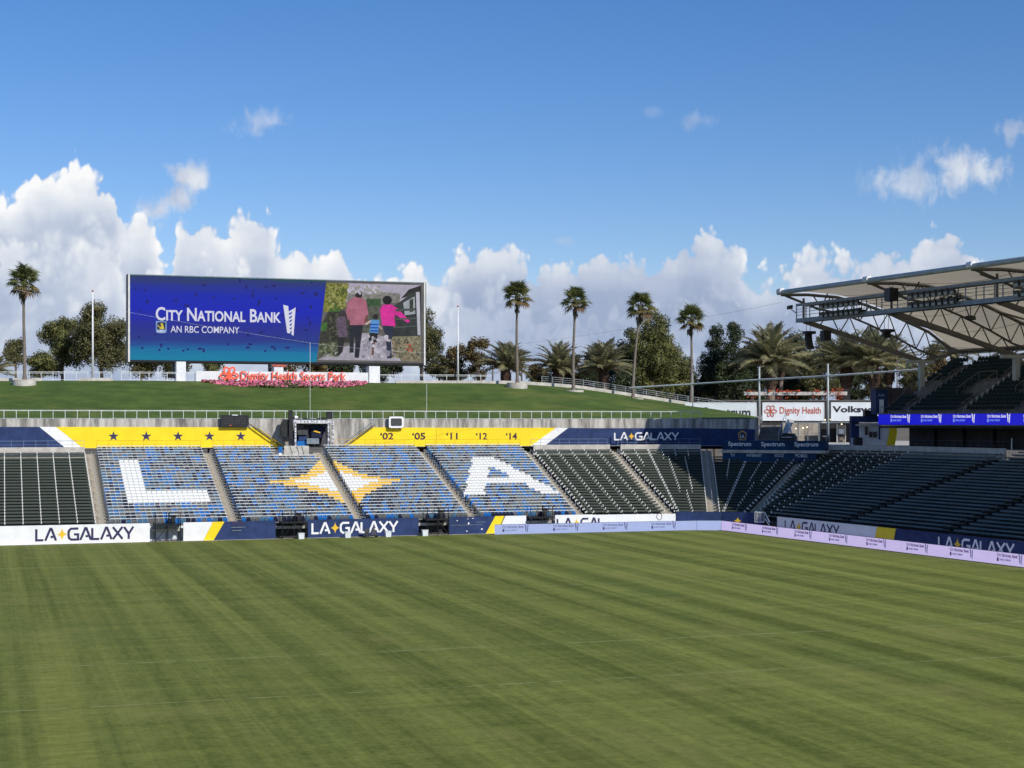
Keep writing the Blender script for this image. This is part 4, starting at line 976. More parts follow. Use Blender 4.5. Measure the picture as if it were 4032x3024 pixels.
g = MB(); g.poly([B(.3, .34, .02), B(.78, .34, .02), B(.70, .62, .02), B(.62, .84, .02), B(.40, .76, .02), B(.5, .6, .02)], .004, N3); g.poly([B(.16, .6, .02), B(.42, .36, .02), B(.46, .42, .02), B(.2, .68, .02)], .004, N3); g.build('badge_lion', emis('badge_gold', (214, 196, 66), .9), bd)
lettering('badge_letters', 'RBC', pw, B(.14, .07, .0), R3, .95, .3, bd, proud=.02, bold=.02)
g = MB(); q = lambda px, py: sp(px, py, .03)
g.poly([q(1131, 1311), q(1143, 1313), q(1135, 1205), q(1115, 1200)], .008, N3); g.poly([q(1148, 1318), q(1156, 1322), q(1164, 1210), q(1149, 1221)], .008, N3)
for k in range(6): y_ = 1300-k*15; g.poly([q(1136, y_+2), q(1153, y_-8), q(1153, y_-3), q(1140, y_+9)], .008, N3)
g.build('tower_mark', pw, s)
pic = thing('tmp', 'tmp', 'tmp'); bpy.data.objects.remove(pic)
g = MB(); g.poly([P3(pic_l_b+.01, zb0, 0), P3(x1, zb0, 0), P3(x1, zt0, 0), P3(pic_l_t+.01, zt0, 0)], .006, N3); pic = g.build('picture_panel', emis('picture_base', (96, 94, 92), .9, .3, .7), s)
lay = [0]
def pp(pts, c, nm='picture_shape', var=.3, sc=1.2, k=.9):
    lay[0] += 1; e = .010+lay[0]*.0022
    g = MB(); g.poly([at_y(1200+X*.2291, 1080+Y*.2291, YS-.02-e) for X, Y in pts], .001, N3); return g.build(nm, emis('picture', c, k, var, sc), pic)
def ell(cx_, cy_, rx, ry, n=12): return [(cx_+rx*math.cos(2*math.pi*i/n), cy_+ry*math.sin(2*math.pi*i/n)) for i in range(n)]
pp([(720, 150), (2000, 190), (2000, 430), (1300, 500), (1050, 520), (700, 480)], (172, 167, 184), var=.12)
pp([(730, 330), (1080, 320), (1300, 300), (1640, 330), (1640, 480), (1300, 520), (1050, 560), (720, 520)], (128, 126, 120), var=.4, sc=2)
pp([(372, 150), (760, 160), (720, 420), (640, 600), (480, 660), (330, 640), (318, 560)], (120, 124, 52), var=.5, sc=2)
pp([(410, 490), (640, 500), (620, 640), (520, 690), (420, 650)], (66, 104, 48), var=.5, sc=2)
pp([(400, 640), (780, 640), (780, 1170), (245, 1190), (270, 1000), (300, 850)], (56, 56, 48), var=.5, sc=2)
pp([(290, 830), (390, 820), (380, 980), (270, 970)], (64, 100, 44), var=.4)
pp([(1060, 420), (1310, 420), (1300, 560), (1060, 570)], (58, 88, 54), var=.5, sc=2)
pp([(1060, 560), (1290, 540), (1290, 1010), (1000, 1010)], (84, 88, 76), var=.5, sc=2)
pp([(1500, 560), (1640, 470), (1760, 380), (1900, 300), (2000, 300), (2000, 1060), (1490, 1070)], (50, 56, 54), var=.4)
pp([(1650, 420), (1790, 260), (2000, 190), (2000, 300), (1900, 300), (1740, 390)], (44, 44, 42), var=.4)
pp([(1690, 490), (1890, 380), (1900, 680), (1720, 705)], (160, 164, 172), var=.15)
pp([(1800, 440), (1865, 415), (1865, 640), (1800, 650)], (52, 64, 52), var=.5, sc=3)
pp([(1910, 310), (1972, 300), (1990, 1050), (1940, 1045)], (186, 186, 198), var=.15)
pp([(960, 1010), (1100, 1010), (1480, 1090), (1680, 1490), (225, 1470), (560, 1290), (880, 1180)], (164, 160, 172), var=.2, sc=1.6)
pp([(1480, 1070), (2000, 1060), (2000, 1500), (1660, 1490), (1520, 1300)], (126, 122, 98), var=.6, sc=2.5)
pp([(240, 1190), (560, 1160), (560, 1260), (240, 1420)], (84, 92, 66), var=.5, sc=2.5)
pp([(1740, 1210), (1820, 1195), (1860, 1330), (1750, 1335)], (186, 74, 52))
pp(ell(1745, 1160, 40, 45), (50, 48, 40))
pp([(560, 1090), (690, 1090), (650, 1330), (570, 1420)], (40, 38, 38))
pp([(590, 720), (700, 730), (745, 1080), (565, 1075), (530, 770)], (94, 80, 98), 'picture_figure', var=.5, sc=4)
pp([(585, 640), (640, 612), (705, 640), (700, 715), (590, 705)], (58, 54, 54), 'picture_figure')
pp([(770, 860), (1005, 870), (960, 1180), (930, 1440), (855, 1430), (870, 1150), (845, 1060), (840, 1345), (770, 1350)], (36, 40, 46), 'picture_figure')
pp([(850, 390), (970, 390), (1060, 460), (1095, 690), (1050, 850), (1000, 870), (780, 875), (765, 760), (745, 800), (705, 640), (740, 470)], (168, 104, 122), 'picture_figure', var=.2)
pp([(1010, 830), (1060, 700), (1090, 700), (1065, 860)], (120, 76, 70), 'picture_figure')
pp([(862, 310), (885, 275), (925, 262), (965, 285), (988, 340), (975, 405), (880, 395), (860, 360)], (38, 32, 30), 'picture_figure')
pp([(1335, 870), (1545, 890), (1485, 1150), (1500, 1440), (1415, 1450), (1395, 1150), (1370, 1000)], (40, 48, 64), 'picture_figure')
pp([(1340, 525), (1480, 515), (1600, 590), (1810, 805), (1775, 835), (1545, 690), (1558, 892), (1330, 880), (1290, 610)], (212, 48, 150), 'picture_figure', var=.2)
pp(ell(1418, 445, 82, 78), (30, 28, 28), 'picture_figure')
pp([(1030, 850), (1130, 785), (1150, 815), (1060, 875)], (196, 170, 168), 'picture_figure')
pp([(1230, 850), (1260, 850), (1335, 935), (1320, 950)], (180, 150, 140), 'picture_figure')
pp([(1160, 1165), (1210, 1170), (1185, 1385), (1145, 1385)], (108, 76, 66), 'picture_figure')
pp([(1112, 1005), (1257, 1012), (1240, 1170), (1092, 1160)], (36, 36, 36), 'picture_figure')
pp([(1138, 780), (1285, 786), (1262, 1012), (1112, 1002)], (86, 150, 206), 'picture_figure', var=.1)
for yy in (850, 905, 960): pp([(1130, yy), (1268, yy+4), (1264, yy+28), (1126, yy+24)], (34, 66, 170), 'picture_figure', var=.1)
pp(ell(1218, 730, 48, 46), (42, 36, 32), 'picture_figure')
def dabs(n, box, cols, sz, seed):
    r_ = random.Random(seed); lay[0] += 1; e = .010+lay[0]*.0022
    for c in cols:
        g = MB()
        for i in range(n):
            X, Y = r_.uniform(box[0], box[2]), r_.uniform(box[1], box[3]); w_, h_ = r_.uniform(.4, 1)*sz, r_.uniform(.4, 1)*sz; a_ = r_.uniform(0, 3.1)
            g.poly([at_y(1200+(X+w_*math.cos(a_+t_)) * .2291, 1080+(Y+h_*math.sin(a_+t_)) * .2291, YS-.02-e-.0002*i/n) for t_ in (0, 1.3, 2.6, 3.9, 5.2)], .0005, N3)
        g.build('picture_texture', emis('picture', c, .9, .3, 3), pic, kind='stuff')
dabs(60, (380, 180, 700, 600), ((138, 140, 62), (98, 104, 46), (150, 146, 92), (78, 90, 42)), 30, 1)
dabs(40, (760, 210, 1290, 330), ((150, 146, 140), (186, 180, 196)), 40, 2)
dabs(44, (1500, 1090, 1980, 1470), ((150, 144, 118), (96, 98, 72), (84, 80, 68), (140, 120, 98)), 26, 3)
dabs(26, (430, 660, 560, 1140), ((40, 44, 38), (78, 84, 62)), 30, 4); dabs(30, (260, 1190, 560, 1400), ((64, 76, 50), (120, 124, 100)), 34, 5)
dabs(24, (990, 1060, 1460, 1440), ((188, 184, 194), (140, 136, 150)), 44, 8)
for X0, Y0, X1, Y1 in ((1560, 600, 1900, 640), (1540, 760, 1920, 790), (1520, 900, 1930, 925)): pp([(X0, Y0), (X1, Y0-20), (X1, Y1-20), (X0, Y1)], (74, 82, 78))
# supports under the screen
for px0, px1, py in ((694, 731, 1424), (1078, 1114, 1446), (1452, 1494, 1442)):
    a, b_ = at_y(px0, 0, YS-1.6).x, at_y(px1, 0, YS-1.6).x; zt_ = at_y(px0, py, YS-1.6).z; g = MB(); g.box(a, b_, YS-1.9, YS+1.0, 15.3, zt_); g.build('pedestal', M['white_metal'], s)
    g = MB(); g.box(a-.25, b_-.3, YS+.4, YS+1.6, zt_-2., zb0-.2); g.build('support_post', M['dark_grey'], s)
a, b_ = sp(1063, 1436), sp(1132, 1424); g = MB(); g.box(a.x, b_.x, YS-.5, YS-.2, zb0-.75, zb0-.34); pl_ = g.build('maker_plate', M['dark_grey'], s)
lettering('maker_name', 'TOSHIBA', M['flesh_red'], Vector((a.x+.2, YS-.5, zb0-.66)), R3, b_.x-a.x-.4, .24, pl_, bold=.02, proud=.02)

# ------------------------------------------------------------------ park sign and flowers below it
YW = 193.5
a, b_ = at_y(772, 1510, YW), at_y(1450, 1470, YW); zt_ = at_y(1110, 1464, YW).z
s = thing('park_sign', 'low white sign wall with coral letters under the video screen', 'sign', (a.x, YW, 15.3))
for k in range(4): g = MB(); w_ = (b_.x-a.x)/4; g.box(a.x+w_*k+.01, a.x+w_*(k+1)-.01, YW, YW+.5, 15.0, zt_); g.build('wall_panel', M['white_metal'], s)
p = at_y(947, 1497, YW-.1); q = at_y(1361, 1497, YW-.1)
lettering('sign_letters', 'Dignity Health Sports Park', M['flesh_red'], p-U3*.30, R3, q.x-p.x, 1.46, s, bold=.010, proud=.16, depth=.08)
def petals(parent, c, r, right, up, m, st=.16, depth_=.08, proud=.2):
    right = Vector(right).normalized(); nrm = right.cross(up)
    for k, (ang, w_, ln) in enumerate(((90+28, .30, 1.), (90-28, .30, 1.), (180+2, .26, 1.), (-2, .26, 1.), (245, .22, .95), (295, .22, .95))):
        a_ = math.radians(ang); d = (math.cos(a_), math.sin(a_)); e = (-d[1], d[0]); pts = []
        for i in range(14):
            t_ = 2*math.pi*i/14; u = .55-.45*math.cos(t_); v_ = w_*math.sin(t_); pts.append(((d[0]*u*ln+e[0]*v_)*r, (d[1]*u*ln+e[1]*v_)*r))
        g = MB(); ribbon(g, pts, st*r, c, right, up, nrm, proud+.004*k, True); g.build('petal', m, parent)
petals(s, at_y(902, 1479, YW-.1), 1.12, R3, U3, M['flesh_red'], .2)
rnd = random.Random(11); fl = MB()
xa, xb = at_y(792, 0, YW).x, at_y(1438, 0, YW).x
for k in range(5200):
    u = rnd.random(); xx = xa+(xb-xa)*u; dpt = .4+(.5+5.2*min(1, 5*u*(1-u))**.8)*rnd.random(); yy = YW-.15-dpt
    zz = hill_z(xx, yy)-.02+rnd.random()*max(.05, .20+.22*mnoise.noise(Vector((xx*.5, yy*.7, 1))))
    mi = 0 if (rnd.random() < .76+.3*mnoise.noise(Vector((xx*.35, yy*.3, 5))) and dpt < 5.4) else 1
    if .47 < u < .53 and rnd.random() < .7: mi = 1
    sz = rnd.uniform(.08, .17); n_ = Vector((rnd.gauss(0, 1), rnd.gauss(-.6, 1), rnd.gauss(.6, 1))).normalized(); t1 = n_.orthogonal().normalized()*sz; t2 = n_.cross(t1); c = Vector((xx, yy, zz))
    fl.add([c-t1-t2, c+t1-t2*.6, c+t1*.7+t2, c-t1+t2], [(0, 1, 2, 3)], mi)
M['bloom'] = mat('bloom', (.62, .10, .20, 1), .7, .35, 3, c2=(.78, .22, .32, 1)); M['bed_leaf'] = mat('bed_leaf', (.07, .08, .025, 1), .7, .3, 3)
fo = fl.build('flower_bed', [M['bloom'], M['bed_leaf']], kind='stuff', label='bed of pink flowers along the foot of the white park sign', cat='flowers')

# ------------------------------------------------------------------ crest: kerb, rails, flagpoles, net poles
def crest(px0, px1, dy, dz=0., n=24): return [Vector((xx, YTOP+dy, top_at(xx)+dz)) for xx in [at_y(px0+(px1-px0)*i/n, 0, YTOP).x for i in range(n+1)]]
def kerb(px0, px1, label, h=.34):
    pts = crest(px0, px1, .12); s = thing('kerb_wall', label, 'kerb', pts[0], group='kerb walls along the crest')
    for a_, b2 in zip(pts[::2], pts[2::2]): g = MB(); d = (b2-a_); g.frame_box(a_-U3*.3, d*.997, (0, .3, 0), (0, 0, .3+h)); g.build('kerb_stone', M['concrete_light'], s)
kerb(-300, 165, 'pale kerb wall left of the left palm planter'); kerb(310, 445, 'pale kerb wall by the left flagpole'); kerb(1560, 1960, 'pale kerb wall by the right flagpole'); kerb(1960, 2960, 'pale kerb wall sloping down the right side of the bank', .42)
rail('crest_rail', 'pale panel rail on the crest at the far left', 'railing', crest(-300, 440, .9, .05, 8), 1.05, 1.25, M['rail_white'], (.1, .86), r=.03, post_r=.035, mesh_m=M['galv'], group='crest rails')
rail('crest_rail', 'pale panel rail between the left flagpole and the park sign', 'railing', crest(480, 770, .9, .05, 4), 1.05, 1.25, M['rail_white'], (.1, .86), r=.03, post_r=.035, mesh_m=M['galv'], group='crest rails')
rail('crest_rail', 'pale panel rail right of the video screen', 'railing', crest(1497, 1945, .9, .05, 5), 1.05, 1.25, M['rail_white'], (.1, .86), r=.03, post_r=.035, mesh_m=M['galv'], group='crest rails')
rail('crest_rail', 'galvanised rail following the sloping path on the right', 'railing', crest(2140, 2965, .7, .2, 20), 1.05, 1.5, M['galv'], (.25, .5, .75), r=.03, post_r=.035, group='crest rails')
for px, yt, l in ((365, 1150, 'white flagpole left of the video screen'), (1803, 1210, 'white flagpole right of the video screen')):
    p = at_y(px, 1500, YTOP+.3); p.z = top_at(p.x); zt_ = at_y(px, yt, YTOP+.3).z; s = thing('flagpole', l, 'flagpole', p, group='flagpoles on the crest')
    g = MB(); g.tube(p, Vector((p.x, p.y, zt_)), .15, 10, .075); g.build('pole', M['white_metal'], s, smooth=True)
    g = MB(); c = Vector((p.x, p.y, zt_+.12)); g.tube(c-U3*.12, c, .05, 8, .14); g.tube(c, c+U3*.13, .14, 8, .03); g.build('ball', M['coral_ink'], s)
    g = MB(); g.tube(p, p+U3*.35, .3, 10, .22); g.build('base_collar', M['concrete_light'], s)
for px, yb, yt, l in ((1221, 1640, 1350, 'thin net pole in front of the video screen'), (1680, 1645, 1512, 'thin net pole on the grass bank right of the screen')):
    p = px_on(px, yb, 0, BO+1.2); zt_ = px_on(px, yt, 0, BO+1.2).z; p.z = BASEZ; s = thing('net_pole', l, 'pole', p, group='net poles'); g = MB(); g.tube(p, Vector((p.x, p.y, zt_)), .022, 5); g.build('pole', M['rail_white'], s)
    g = MB(); g.tube(p, p+U3*.2, .09, 8); g.build('base_collar', M['galv'], s)
def cable(label, pts, r=.011):
    P = []
    for a_, b2 in zip(pts, pts[1:]):
        for i in range(12): t_ = i/12; q = a_.lerp(b2, t_); q.z -= 4*t_*(1-t_)*.01*(b2-a_).length; P.append(q)
    P.append(pts[-1]); g = MB(); g.path(P, r, 4); return g.build('cable', M['dark_grey'] if 'sky' in label else M['galv'], label=label, cat='cable', group='overhead cables')
NP = px_on(1221, 1350, 0, BO+1.2)
cable('thin cable running from the left edge across the screen to the net pole', [at_depth(-300, 1060, 150), NP]); cable('thin cable from the net pole to the right across the picture', [NP, px_on(1680, 1390, 0, BO+1.2)])
cable('long thin cable in the sky between the roof tip and the palms', [at_depth(1680, 1390, 158), at_depth(2420, 1302, 165), at_depth(3082, 1190, 158)])
# ------------------------------------------------------------------ right stand: upper deck, ribbon board, roof
SD0, SD1 = -10.9, 66.                                        # ends of the deck along the stand
UO, UZ, UT, UR, UN = 22.4, 11.62, .70, .415, 14              # first row offset, floor, tread, rise, rows
M['deck_concrete'] = mat('deck_concrete', (.17, .165, .155, 1), .85, .2, 1.)
M['dark_wall'] = mat('dark_wall', (.035, .03, .03, 1), .8, .25, .7)
M['brown_wall'] = mat('brown_wall', (.085, .062, .048, 1), .8, .2, .7)
def rbox(g, s0, s1, o0, o1, z0, z1): g.frame_box(RS(s0, o0, z0), AL*(s1-s0), BR*(o1-o0), Vector((0, 0, z1-z0)))
# ribbon board
s = thing('ribbon_board', 'glowing deep blue ribbon display along the upper deck front', 'display board', RS(SD0, 22, 10.4))
k = 0; sv = SD0
while sv < SD1:
    g = MB(); rbox(g, sv+.005, sv+6.1-.005, 21.9, 22.08, 10.42, 11.53); g.build('display_panel', M['led_deep'], s); sv += 6.1
inks2 = (M['led_white'], M['led_cyan'], M['led_cyan'], M['led_white'])
for sv in (-8.7, -3.6, 1.5, 6.6, 11.7, 16.8, 21.9): bank_logo(s, RS(sv, 21.9, 10.72), AL, 3.3, inks2)
g = MB(); rbox(g, SD0-.05, SD1, 21.8, 22.3, 11.56, 11.66); rbox(g, SD0-.05, SD1, 21.85, 22.1, 10.30, 10.40); g.build('casing', M['deck_concrete'], s)
# upper deck
s = thing('upper_deck', 'steep shaded upper deck of dark green seats under the roof', 'grandstand', RS(SD0, 24, 11))
g = MB()
for r in range(UN):
    rbox(g, SD0, SD1, UO+UT*r, UO+UT*(r+1)+.02, UZ+UR*r-.5, UZ+UR*r)
rbox(g, SD0, SD1, 22.1, 32.4, 10.3, 10.9)
g.build('terrace', M['deck_concrete'], s)
g = MB(); P = [(22.1, 10.95), (22.1, 11.55)]+[(UO+UT*r, UZ+UR*r) for r in range(UN+1)]+[(32.6, UZ+UR*UN), (32.6, 10.95)]
g.poly([RS(SD0-.06, o, z) for o, z in P], .05, AL*-1); g.build('end_wall', M['brown_wall'], s)
US = seat_mesh(M['seat_green'], 'deck_seat'); UA = [-7.2, 1.6, 10.4, 19.2, 28., 36.8, 45.6, 54.4]
cnt = 0; rest = MB()
for r in range(UN):
    sv = SD0+.4
    while sv < SD1-.3:
        if all(abs(sv-a_) > .8 for a_ in UA) and not any(a_-3.6 < sv < a_-.7 and 4 <= r <= 7 for a_ in UA[::1]):
            p = RS(sv, UO+UT*r+.42); mtx = frame_m(p, AL, BR, UZ+UR*r)
            if cnt < 300 and sv < 12 and r < 9: put('seat', US, s, mtx, True); cnt += 1
            else: rest.add([mtx @ v.co for v in US.vertices], [tuple(q.vertices) for q in US.polygons])
        sv += .53
rest.build('seat', M['seat_green'], s, kind='stuff')
for a_ in UA[:4]:
    for r in range(UN):
        g = MB(); rbox(g, a_-.55, a_+.55, UO+UT*r-.02, UO+UT*r+.36, UZ+UR*r-.3, UZ+UR*r+.21-UR+.2); g.build('step', M['concrete_light'] if r > 1 else M['deck_concrete'], s)
    for r in (0, 2, 5, 8, 11):
        p0, p1 = RS(a_+.5, UO+UT*r, UZ+UR*r), RS(a_+.5, UO+UT*(r+1.7), UZ+UR*(r+1.7)); g = MB()
        g.path([p0, p0+U3*.95, p1+U3*.95, p1], .03, 5); g.tube(p0+U3*.5, p1+U3*.5, .022, 5); g.build('handrail', M['steel'], s)
    # entry opening below each stair with its own rails
    p0, p1 = RS(a_-3.5, UO+UT*4, UZ+UR*4+.2), RS(a_-3.5, UO+UT*8.2, UZ+UR*8.2+.2)
    g = MB(); rbox(g, a_-3.5, a_-.8, UO+UT*4, UO+UT*8, UZ+UR*3.4, UZ+UR*4.05); g.build('entry_floor', M['dark_wall'], s)
    g = MB()
    for q in (a_-3.5, a_-.75):
        p0, p1 = RS(q, UO+UT*4, UZ+UR*4), RS(q, UO+UT*8.2, UZ+UR*8.2); g.path([p0, p0+U3*1., p1+U3*1., p1], .035, 5)
        for f_ in (.33, .66): m_ = p0.lerp(p1, f_); g.tube(m_, m_+U3*1., .025, 5)
    g.tube(RS(a_-3.5, UO+UT*8.2, UZ+UR*8.2+1), RS(a_-.75, UO+UT*8.2, UZ+UR*8.2+1), .035, 5); g.build('entry_rail', M['steel'], s)
g = MB(); g.tube(RS(SD0, 22.2, 12.35), RS(SD1, 22.2, 12.35), .03, 6)
sv = SD0
while sv < SD1: g.tube(RS(sv, 22.2, 11.6), RS(sv, 22.2, 12.35), .02, 4); sv += 2.2
g.build('front_rail', M['dark_grey'], s)
# concourse wall below the deck with dark bays
s = thing('concourse_wall', 'dark wall with black bays behind the right stand concourse', 'wall', RS(-4, 25, 8))
g = MB(); rbox(g, -10.3, SD1, 25.6, 25.9, 8.0, 10.35); g.build('wall', M['dark_wall'], s)
for q in range(14):
    g = MB(); rbox(g, -6.2+q*4.6, -5.6+q*4.6, 25.2, 25.6, 8.0, 10.3); g.build('pier', M['black'], s)
g = MB(); rbox(g, SD0, SD1, 22.2, 33, 10.05, 10.28); g.build('soffit', M['dark_wall'], s)
def rrail(s0, s1, label): rail('guard_rail', label, 'railing', [RS(s0, 21.2, 8.02), RS(s1, 21.2, 8.02)], .8, 1.2, M['dark_grey'], (.5,), r=.02, post_r=.02, group='concourse edge rails')
rrail(-4.5, 10.8, 'dark rail on the right stand concourse left of the second stair'); rrail(13.2, 24.8, 'dark rail on the right stand concourse at the frame edge')
for sv in (11.2, 25.2):
    g = MB(); g.tube(RS(sv, 20.9, 8.), RS(sv, 20.9, 9.1), .05, 6); g.tube(RS(sv, 20.9, 9.1), RS(sv, 20.9, 9.14), .07, 6); g.build('stair_marker', M['rail_white'], label='short white marker post at the head of the %s stair of the right stand' % ('first' if sv < 20 else 'second'), cat='post', group='stair head markers')

# ------------------------------------------------------------------ roof
M['membrane'] = mat('membrane', (.80, .72, .57, 1), .7, .08, .35)
nt = M['membrane'].node_tree; x = NX(nt); tl_ = x.n('ShaderNodeBsdfTranslucent'); tl_.inputs[0].default_value = (.75, .64, .46, 1); ms = x.n('ShaderNodeMixShader'); ms.inputs[0].default_value = .34
x.put(ms.inputs[1], nt.nodes['Principled BSDF'].outputs[0]); x.put(ms.inputs[2], tl_.outputs[0]); x.put(nt.nodes['Material Output'].inputs[0], ms.outputs[0])
FS = [-10.6+15.0*k for k in range(6)]; SB = FS[-1]
ARC = [(9.2, 24.38), (12.5, 24.5), (16.3, 24.35), (20., 23.65), (23.7, 22.6), (28.5, 20.9), (31.6, 19.0), (33.2, 18.6)]
def arc_at(u):
    u *= len(ARC)-1; i = min(int(u), len(ARC)-2); t_ = u-i; return ARC[i][0]+(ARC[i+1][0]-ARC[i][0])*t_, ARC[i][1]+(ARC[i+1][1]-ARC[i][1])*t_
s = thing('stand_roof', 'white membrane roof on cantilever trusses over the right stand', 'roof', RS(0, 27, 18))
NA = 28
for f in range(len(FS)-1):
    g = MB(); n1 = 12
    for i in range(n1+1):
        fr = i/n1; sv = FS[f]+(FS[f+1]-FS[f])*fr
        for j in range(NA+1):
            o, z = arc_at(j/NA); sag = math.sin(math.pi*fr)*math.sin(math.pi*min(1, j/NA*1.0))
            g.v.append(tuple(RS(sv, o, z+.10-.75*sag)))
    for i in range(n1):
        for j in range(NA): a_ = i*(NA+1)+j; g.f.append((a_, a_+1, a_+NA+2, a_+NA+1)); g.mi.append(0)
    mb = g.build('membrane', M['membrane'], s, smooth=True)
    for j in (7, 12, 16, 20, 24):
        o, z = arc_at(j/NA); g = MB()
        g.path([RS(FS[f]+(FS[f+1]-FS[f])*i/8, o, z+.02-.75*math.sin(math.pi*i/8)*math.sin(math.pi*j/NA)) for i in range(9)], .025, 4); g.build('seam', M['steel'], mb)
M['edge_tube'] = mat('edge_tube', (.40, .43, .42, 1), .45, .1, 1.)
g = MB(); g.tube(RS(FS[0]-.45, 9.1, 24.42), RS(SB, 9.1, 24.42), .26, 10); g.build('edge_tube', M['edge_tube'], s, smooth=True)
for sv in FS[:-1]:
    g = MB(); g.tube(RS(sv-.35, 9.1, 24.55), RS(sv+.35, 9.1, 24.55), .34, 8); g.build('edge_clamp', M['white_metal'], s)
g = MB(); g.tube(RS(FS[0], 33.2, 18.5), RS(SB, 33.2, 18.5), .22, 8); g.tube(RS(FS[0], 31.4, 18.62), RS(SB, 31.4, 18.62), .14, 8); g.build('rear_tube', M['steel'], s)
LOW = [(12.1, 21.45), (16., 20.45), (20., 19.4), (24., 18.35), (27.5, 17.4)]
def lo_at(o):
    for a_, b2 in zip(LOW, LOW[1:]):
        if o <= b2[0]: return a_[1]+(b2[1]-a_[1])*(o-a_[0])/(b2[0]-a_[0])
    return LOW[-1][1]
for f, sv in enumerate(FS[:5]):
    tr = put('truss', None, s); 
    def part(nm, fn, m=M['steel'], pr_=None): g = MB(); fn(g); return g.build(nm, m, pr_ or tr)
    def top(g):
        for a_, b2 in zip(ARC, ARC[1:]): g.tube(RS(sv, a_[0], a_[1]-.22), RS(sv, b2[0], b2[1]-.22), .17, 7)
    part('top_chord', top)
    part('lower_beam', lambda g: g.bar(RS(sv, 12.1, 21.45), RS(sv, 27.6, 17.4), .3, .5))
    part('tip_strut', lambda g: g.tube(RS(sv, 9.4, 24.2), RS(sv, 14.2, 22.7), .13, 6))
    mids = [(14.2, 22.75), (17., 22.4), (20.5, 21.3), (24., 20.), (27., 18.7), (30., 17.9)]
    def mid(g):
        for a_, b2 in zip(mids, mids[1:]): g.tube(RS(sv, *a_), RS(sv, *b2), .11, 6)
    part('middle_chord', mid)
    webs = []
    tops = [(13.2, 24.25), (15.5, 24.2), (18., 23.85), (20.5, 23.3), (23., 22.6), (25.5, 21.7), (28., 20.8), (30., 19.8)]
    for q in range(len(tops)-1):
        o1 = (tops[q][0]+tops[q+1][0])/2; zz = None
        for a_, b2 in zip(mids, mids[1:]):
            if a_[0] <= o1 <= b2[0]: zz = a_[1]+(b2[1]-a_[1])*(o1-a_[0])/(b2[0]-a_[0])
        if zz: webs += [((o1, zz), tops[q]), ((o1, zz), tops[q+1])]
    for q in range(6):
        o1 = 14.+q*2.6; zt_ = None
        for a_, b2 in zip(mids, mids[1:]):
            if a_[0] <= o1+1.3 <= b2[0]: zt_ = a_[1]+(b2[1]-a_[1])*(o1+1.3-a_[0])/(b2[0]-a_[0])
        if zt_: webs += [((o1, lo_at(o1)), (o1+1.3, zt_)), ((o1+1.3, zt_), (o1+2.6, lo_at(o1+2.6)))]
    for a_, b2 in webs: part('web', lambda g: g.tube(RS(sv, *a_), RS(sv, *b2), .07, 5))
    part('column', lambda g: g.bar(RS(sv, 27.5, 8.), RS(sv, 27.5, 17.6), .55, .55), M['edge_tube'])
    part('bearing', lambda g: g.bar(RS(sv, 25.6, 17.35), RS(sv, 29.2, 17.35), .5, .36), M['edge_tube'])
    part('rear_strut', lambda g: g.tube(RS(sv, 27.6, 17.5), RS(sv, 32., 18.4), .12, 6))
    part('front_post', lambda g: g.tube(RS(sv, 12., 21.4), RS(sv, 12., 23.9), .13, 6))
    # inclined struts fanning sideways to the membrane
    for ds in (-3.2, 3.2):
        if FS[0]-.1 < sv+ds: part('fan_strut', lambda g: g.tube(RS(sv, 14.2, 22.75), RS(sv+ds, 12.8, 24.15), .08, 5))
    if f < 4: part('valley_beam', lambda g: g.tube(RS(sv, 24.5, 22.0), RS(sv+7.5, 31.2, 18.7), .1, 6))
for sv in [FS[0]+2.5*k for k in range(18)]:
    pass
# glazed screen between the last row and the roof edge
s = thing('wind_screen', 'row of thin mullions and glass behind the upper deck', 'screen wall', RS(-8, 32.5, 17))
M['glass'] = mat('glass', (.5, .6, .65, 1), .08, .02, 1); gb = M['glass'].node_tree.nodes['Principled BSDF']; gb.inputs['Alpha'].default_value = .12; gb.inputs['Specular IOR Level'].default_value = .5
sv = FS[0]; zt_ = 18.45
while sv < 30:
    g = MB(); g.tube(RS(sv, 32.4, UZ+UR*UN-.2), RS(sv, 32.4, zt_), .045, 5); g.build('mullion', M['black_metal'], s)
    g = MB(); a_, b2 = RS(sv+.05, 32.4, 17.0), RS(sv+1.75, 32.4, 17.0); g.poly([a_, b2, b2+U3*(zt_-17.), a_+U3*(zt_-17.)], .01, -BR); g.build('pane', M['glass'], s); sv += 1.8
g = MB(); rbox(g, FS[0], 60, 32.3, 32.5, zt_, zt_+.3); g.build('header', M['dark_wall'], s)
# lighting catwalk
s = thing('lighting_catwalk', 'grey steel lighting catwalk hung under the roof front', 'catwalk', RS(0, 12, 21.5))
CO, CZ0, CZ1, CE = 11.9, 21.3, 23.3, 62.
for o in (11.3, 12.5):
    g = MB(); rbox(g, FS[0]-.35, CE, o-.05, o+.05, CZ0, CZ0+.42); g.build('channel', M['steel_blue'], s)
    g = MB(); rbox(g, FS[0]-.35, CE, o-.05, o+.05, CZ1-.28, CZ1); g.build('top_channel', M['steel_blue'] if o < 12 else M['steel'], s)
g = MB(); rbox(g, FS[0]-.6, CE, 11.35, 12.45, CZ0+.02, CZ0+.1); g.build('walkway', M['dark_grey'], s)
sv = FS[0]-.3
while sv < CE:
    for o in (11.3, 12.5): g = MB(); g.tube(RS(sv, o, CZ0), RS(sv, o, CZ1), .06, 5); g.build('post', M['steel_blue'], s)
    sv += 2.45
for z in (.75, 1.1, 1.4):
    g = MB(); g.tube(RS(FS[0]-.3, 11.25, CZ0+z), RS(CE, 11.25, CZ0+z), .028, 5); g.build('rail', M['steel_blue'], s)
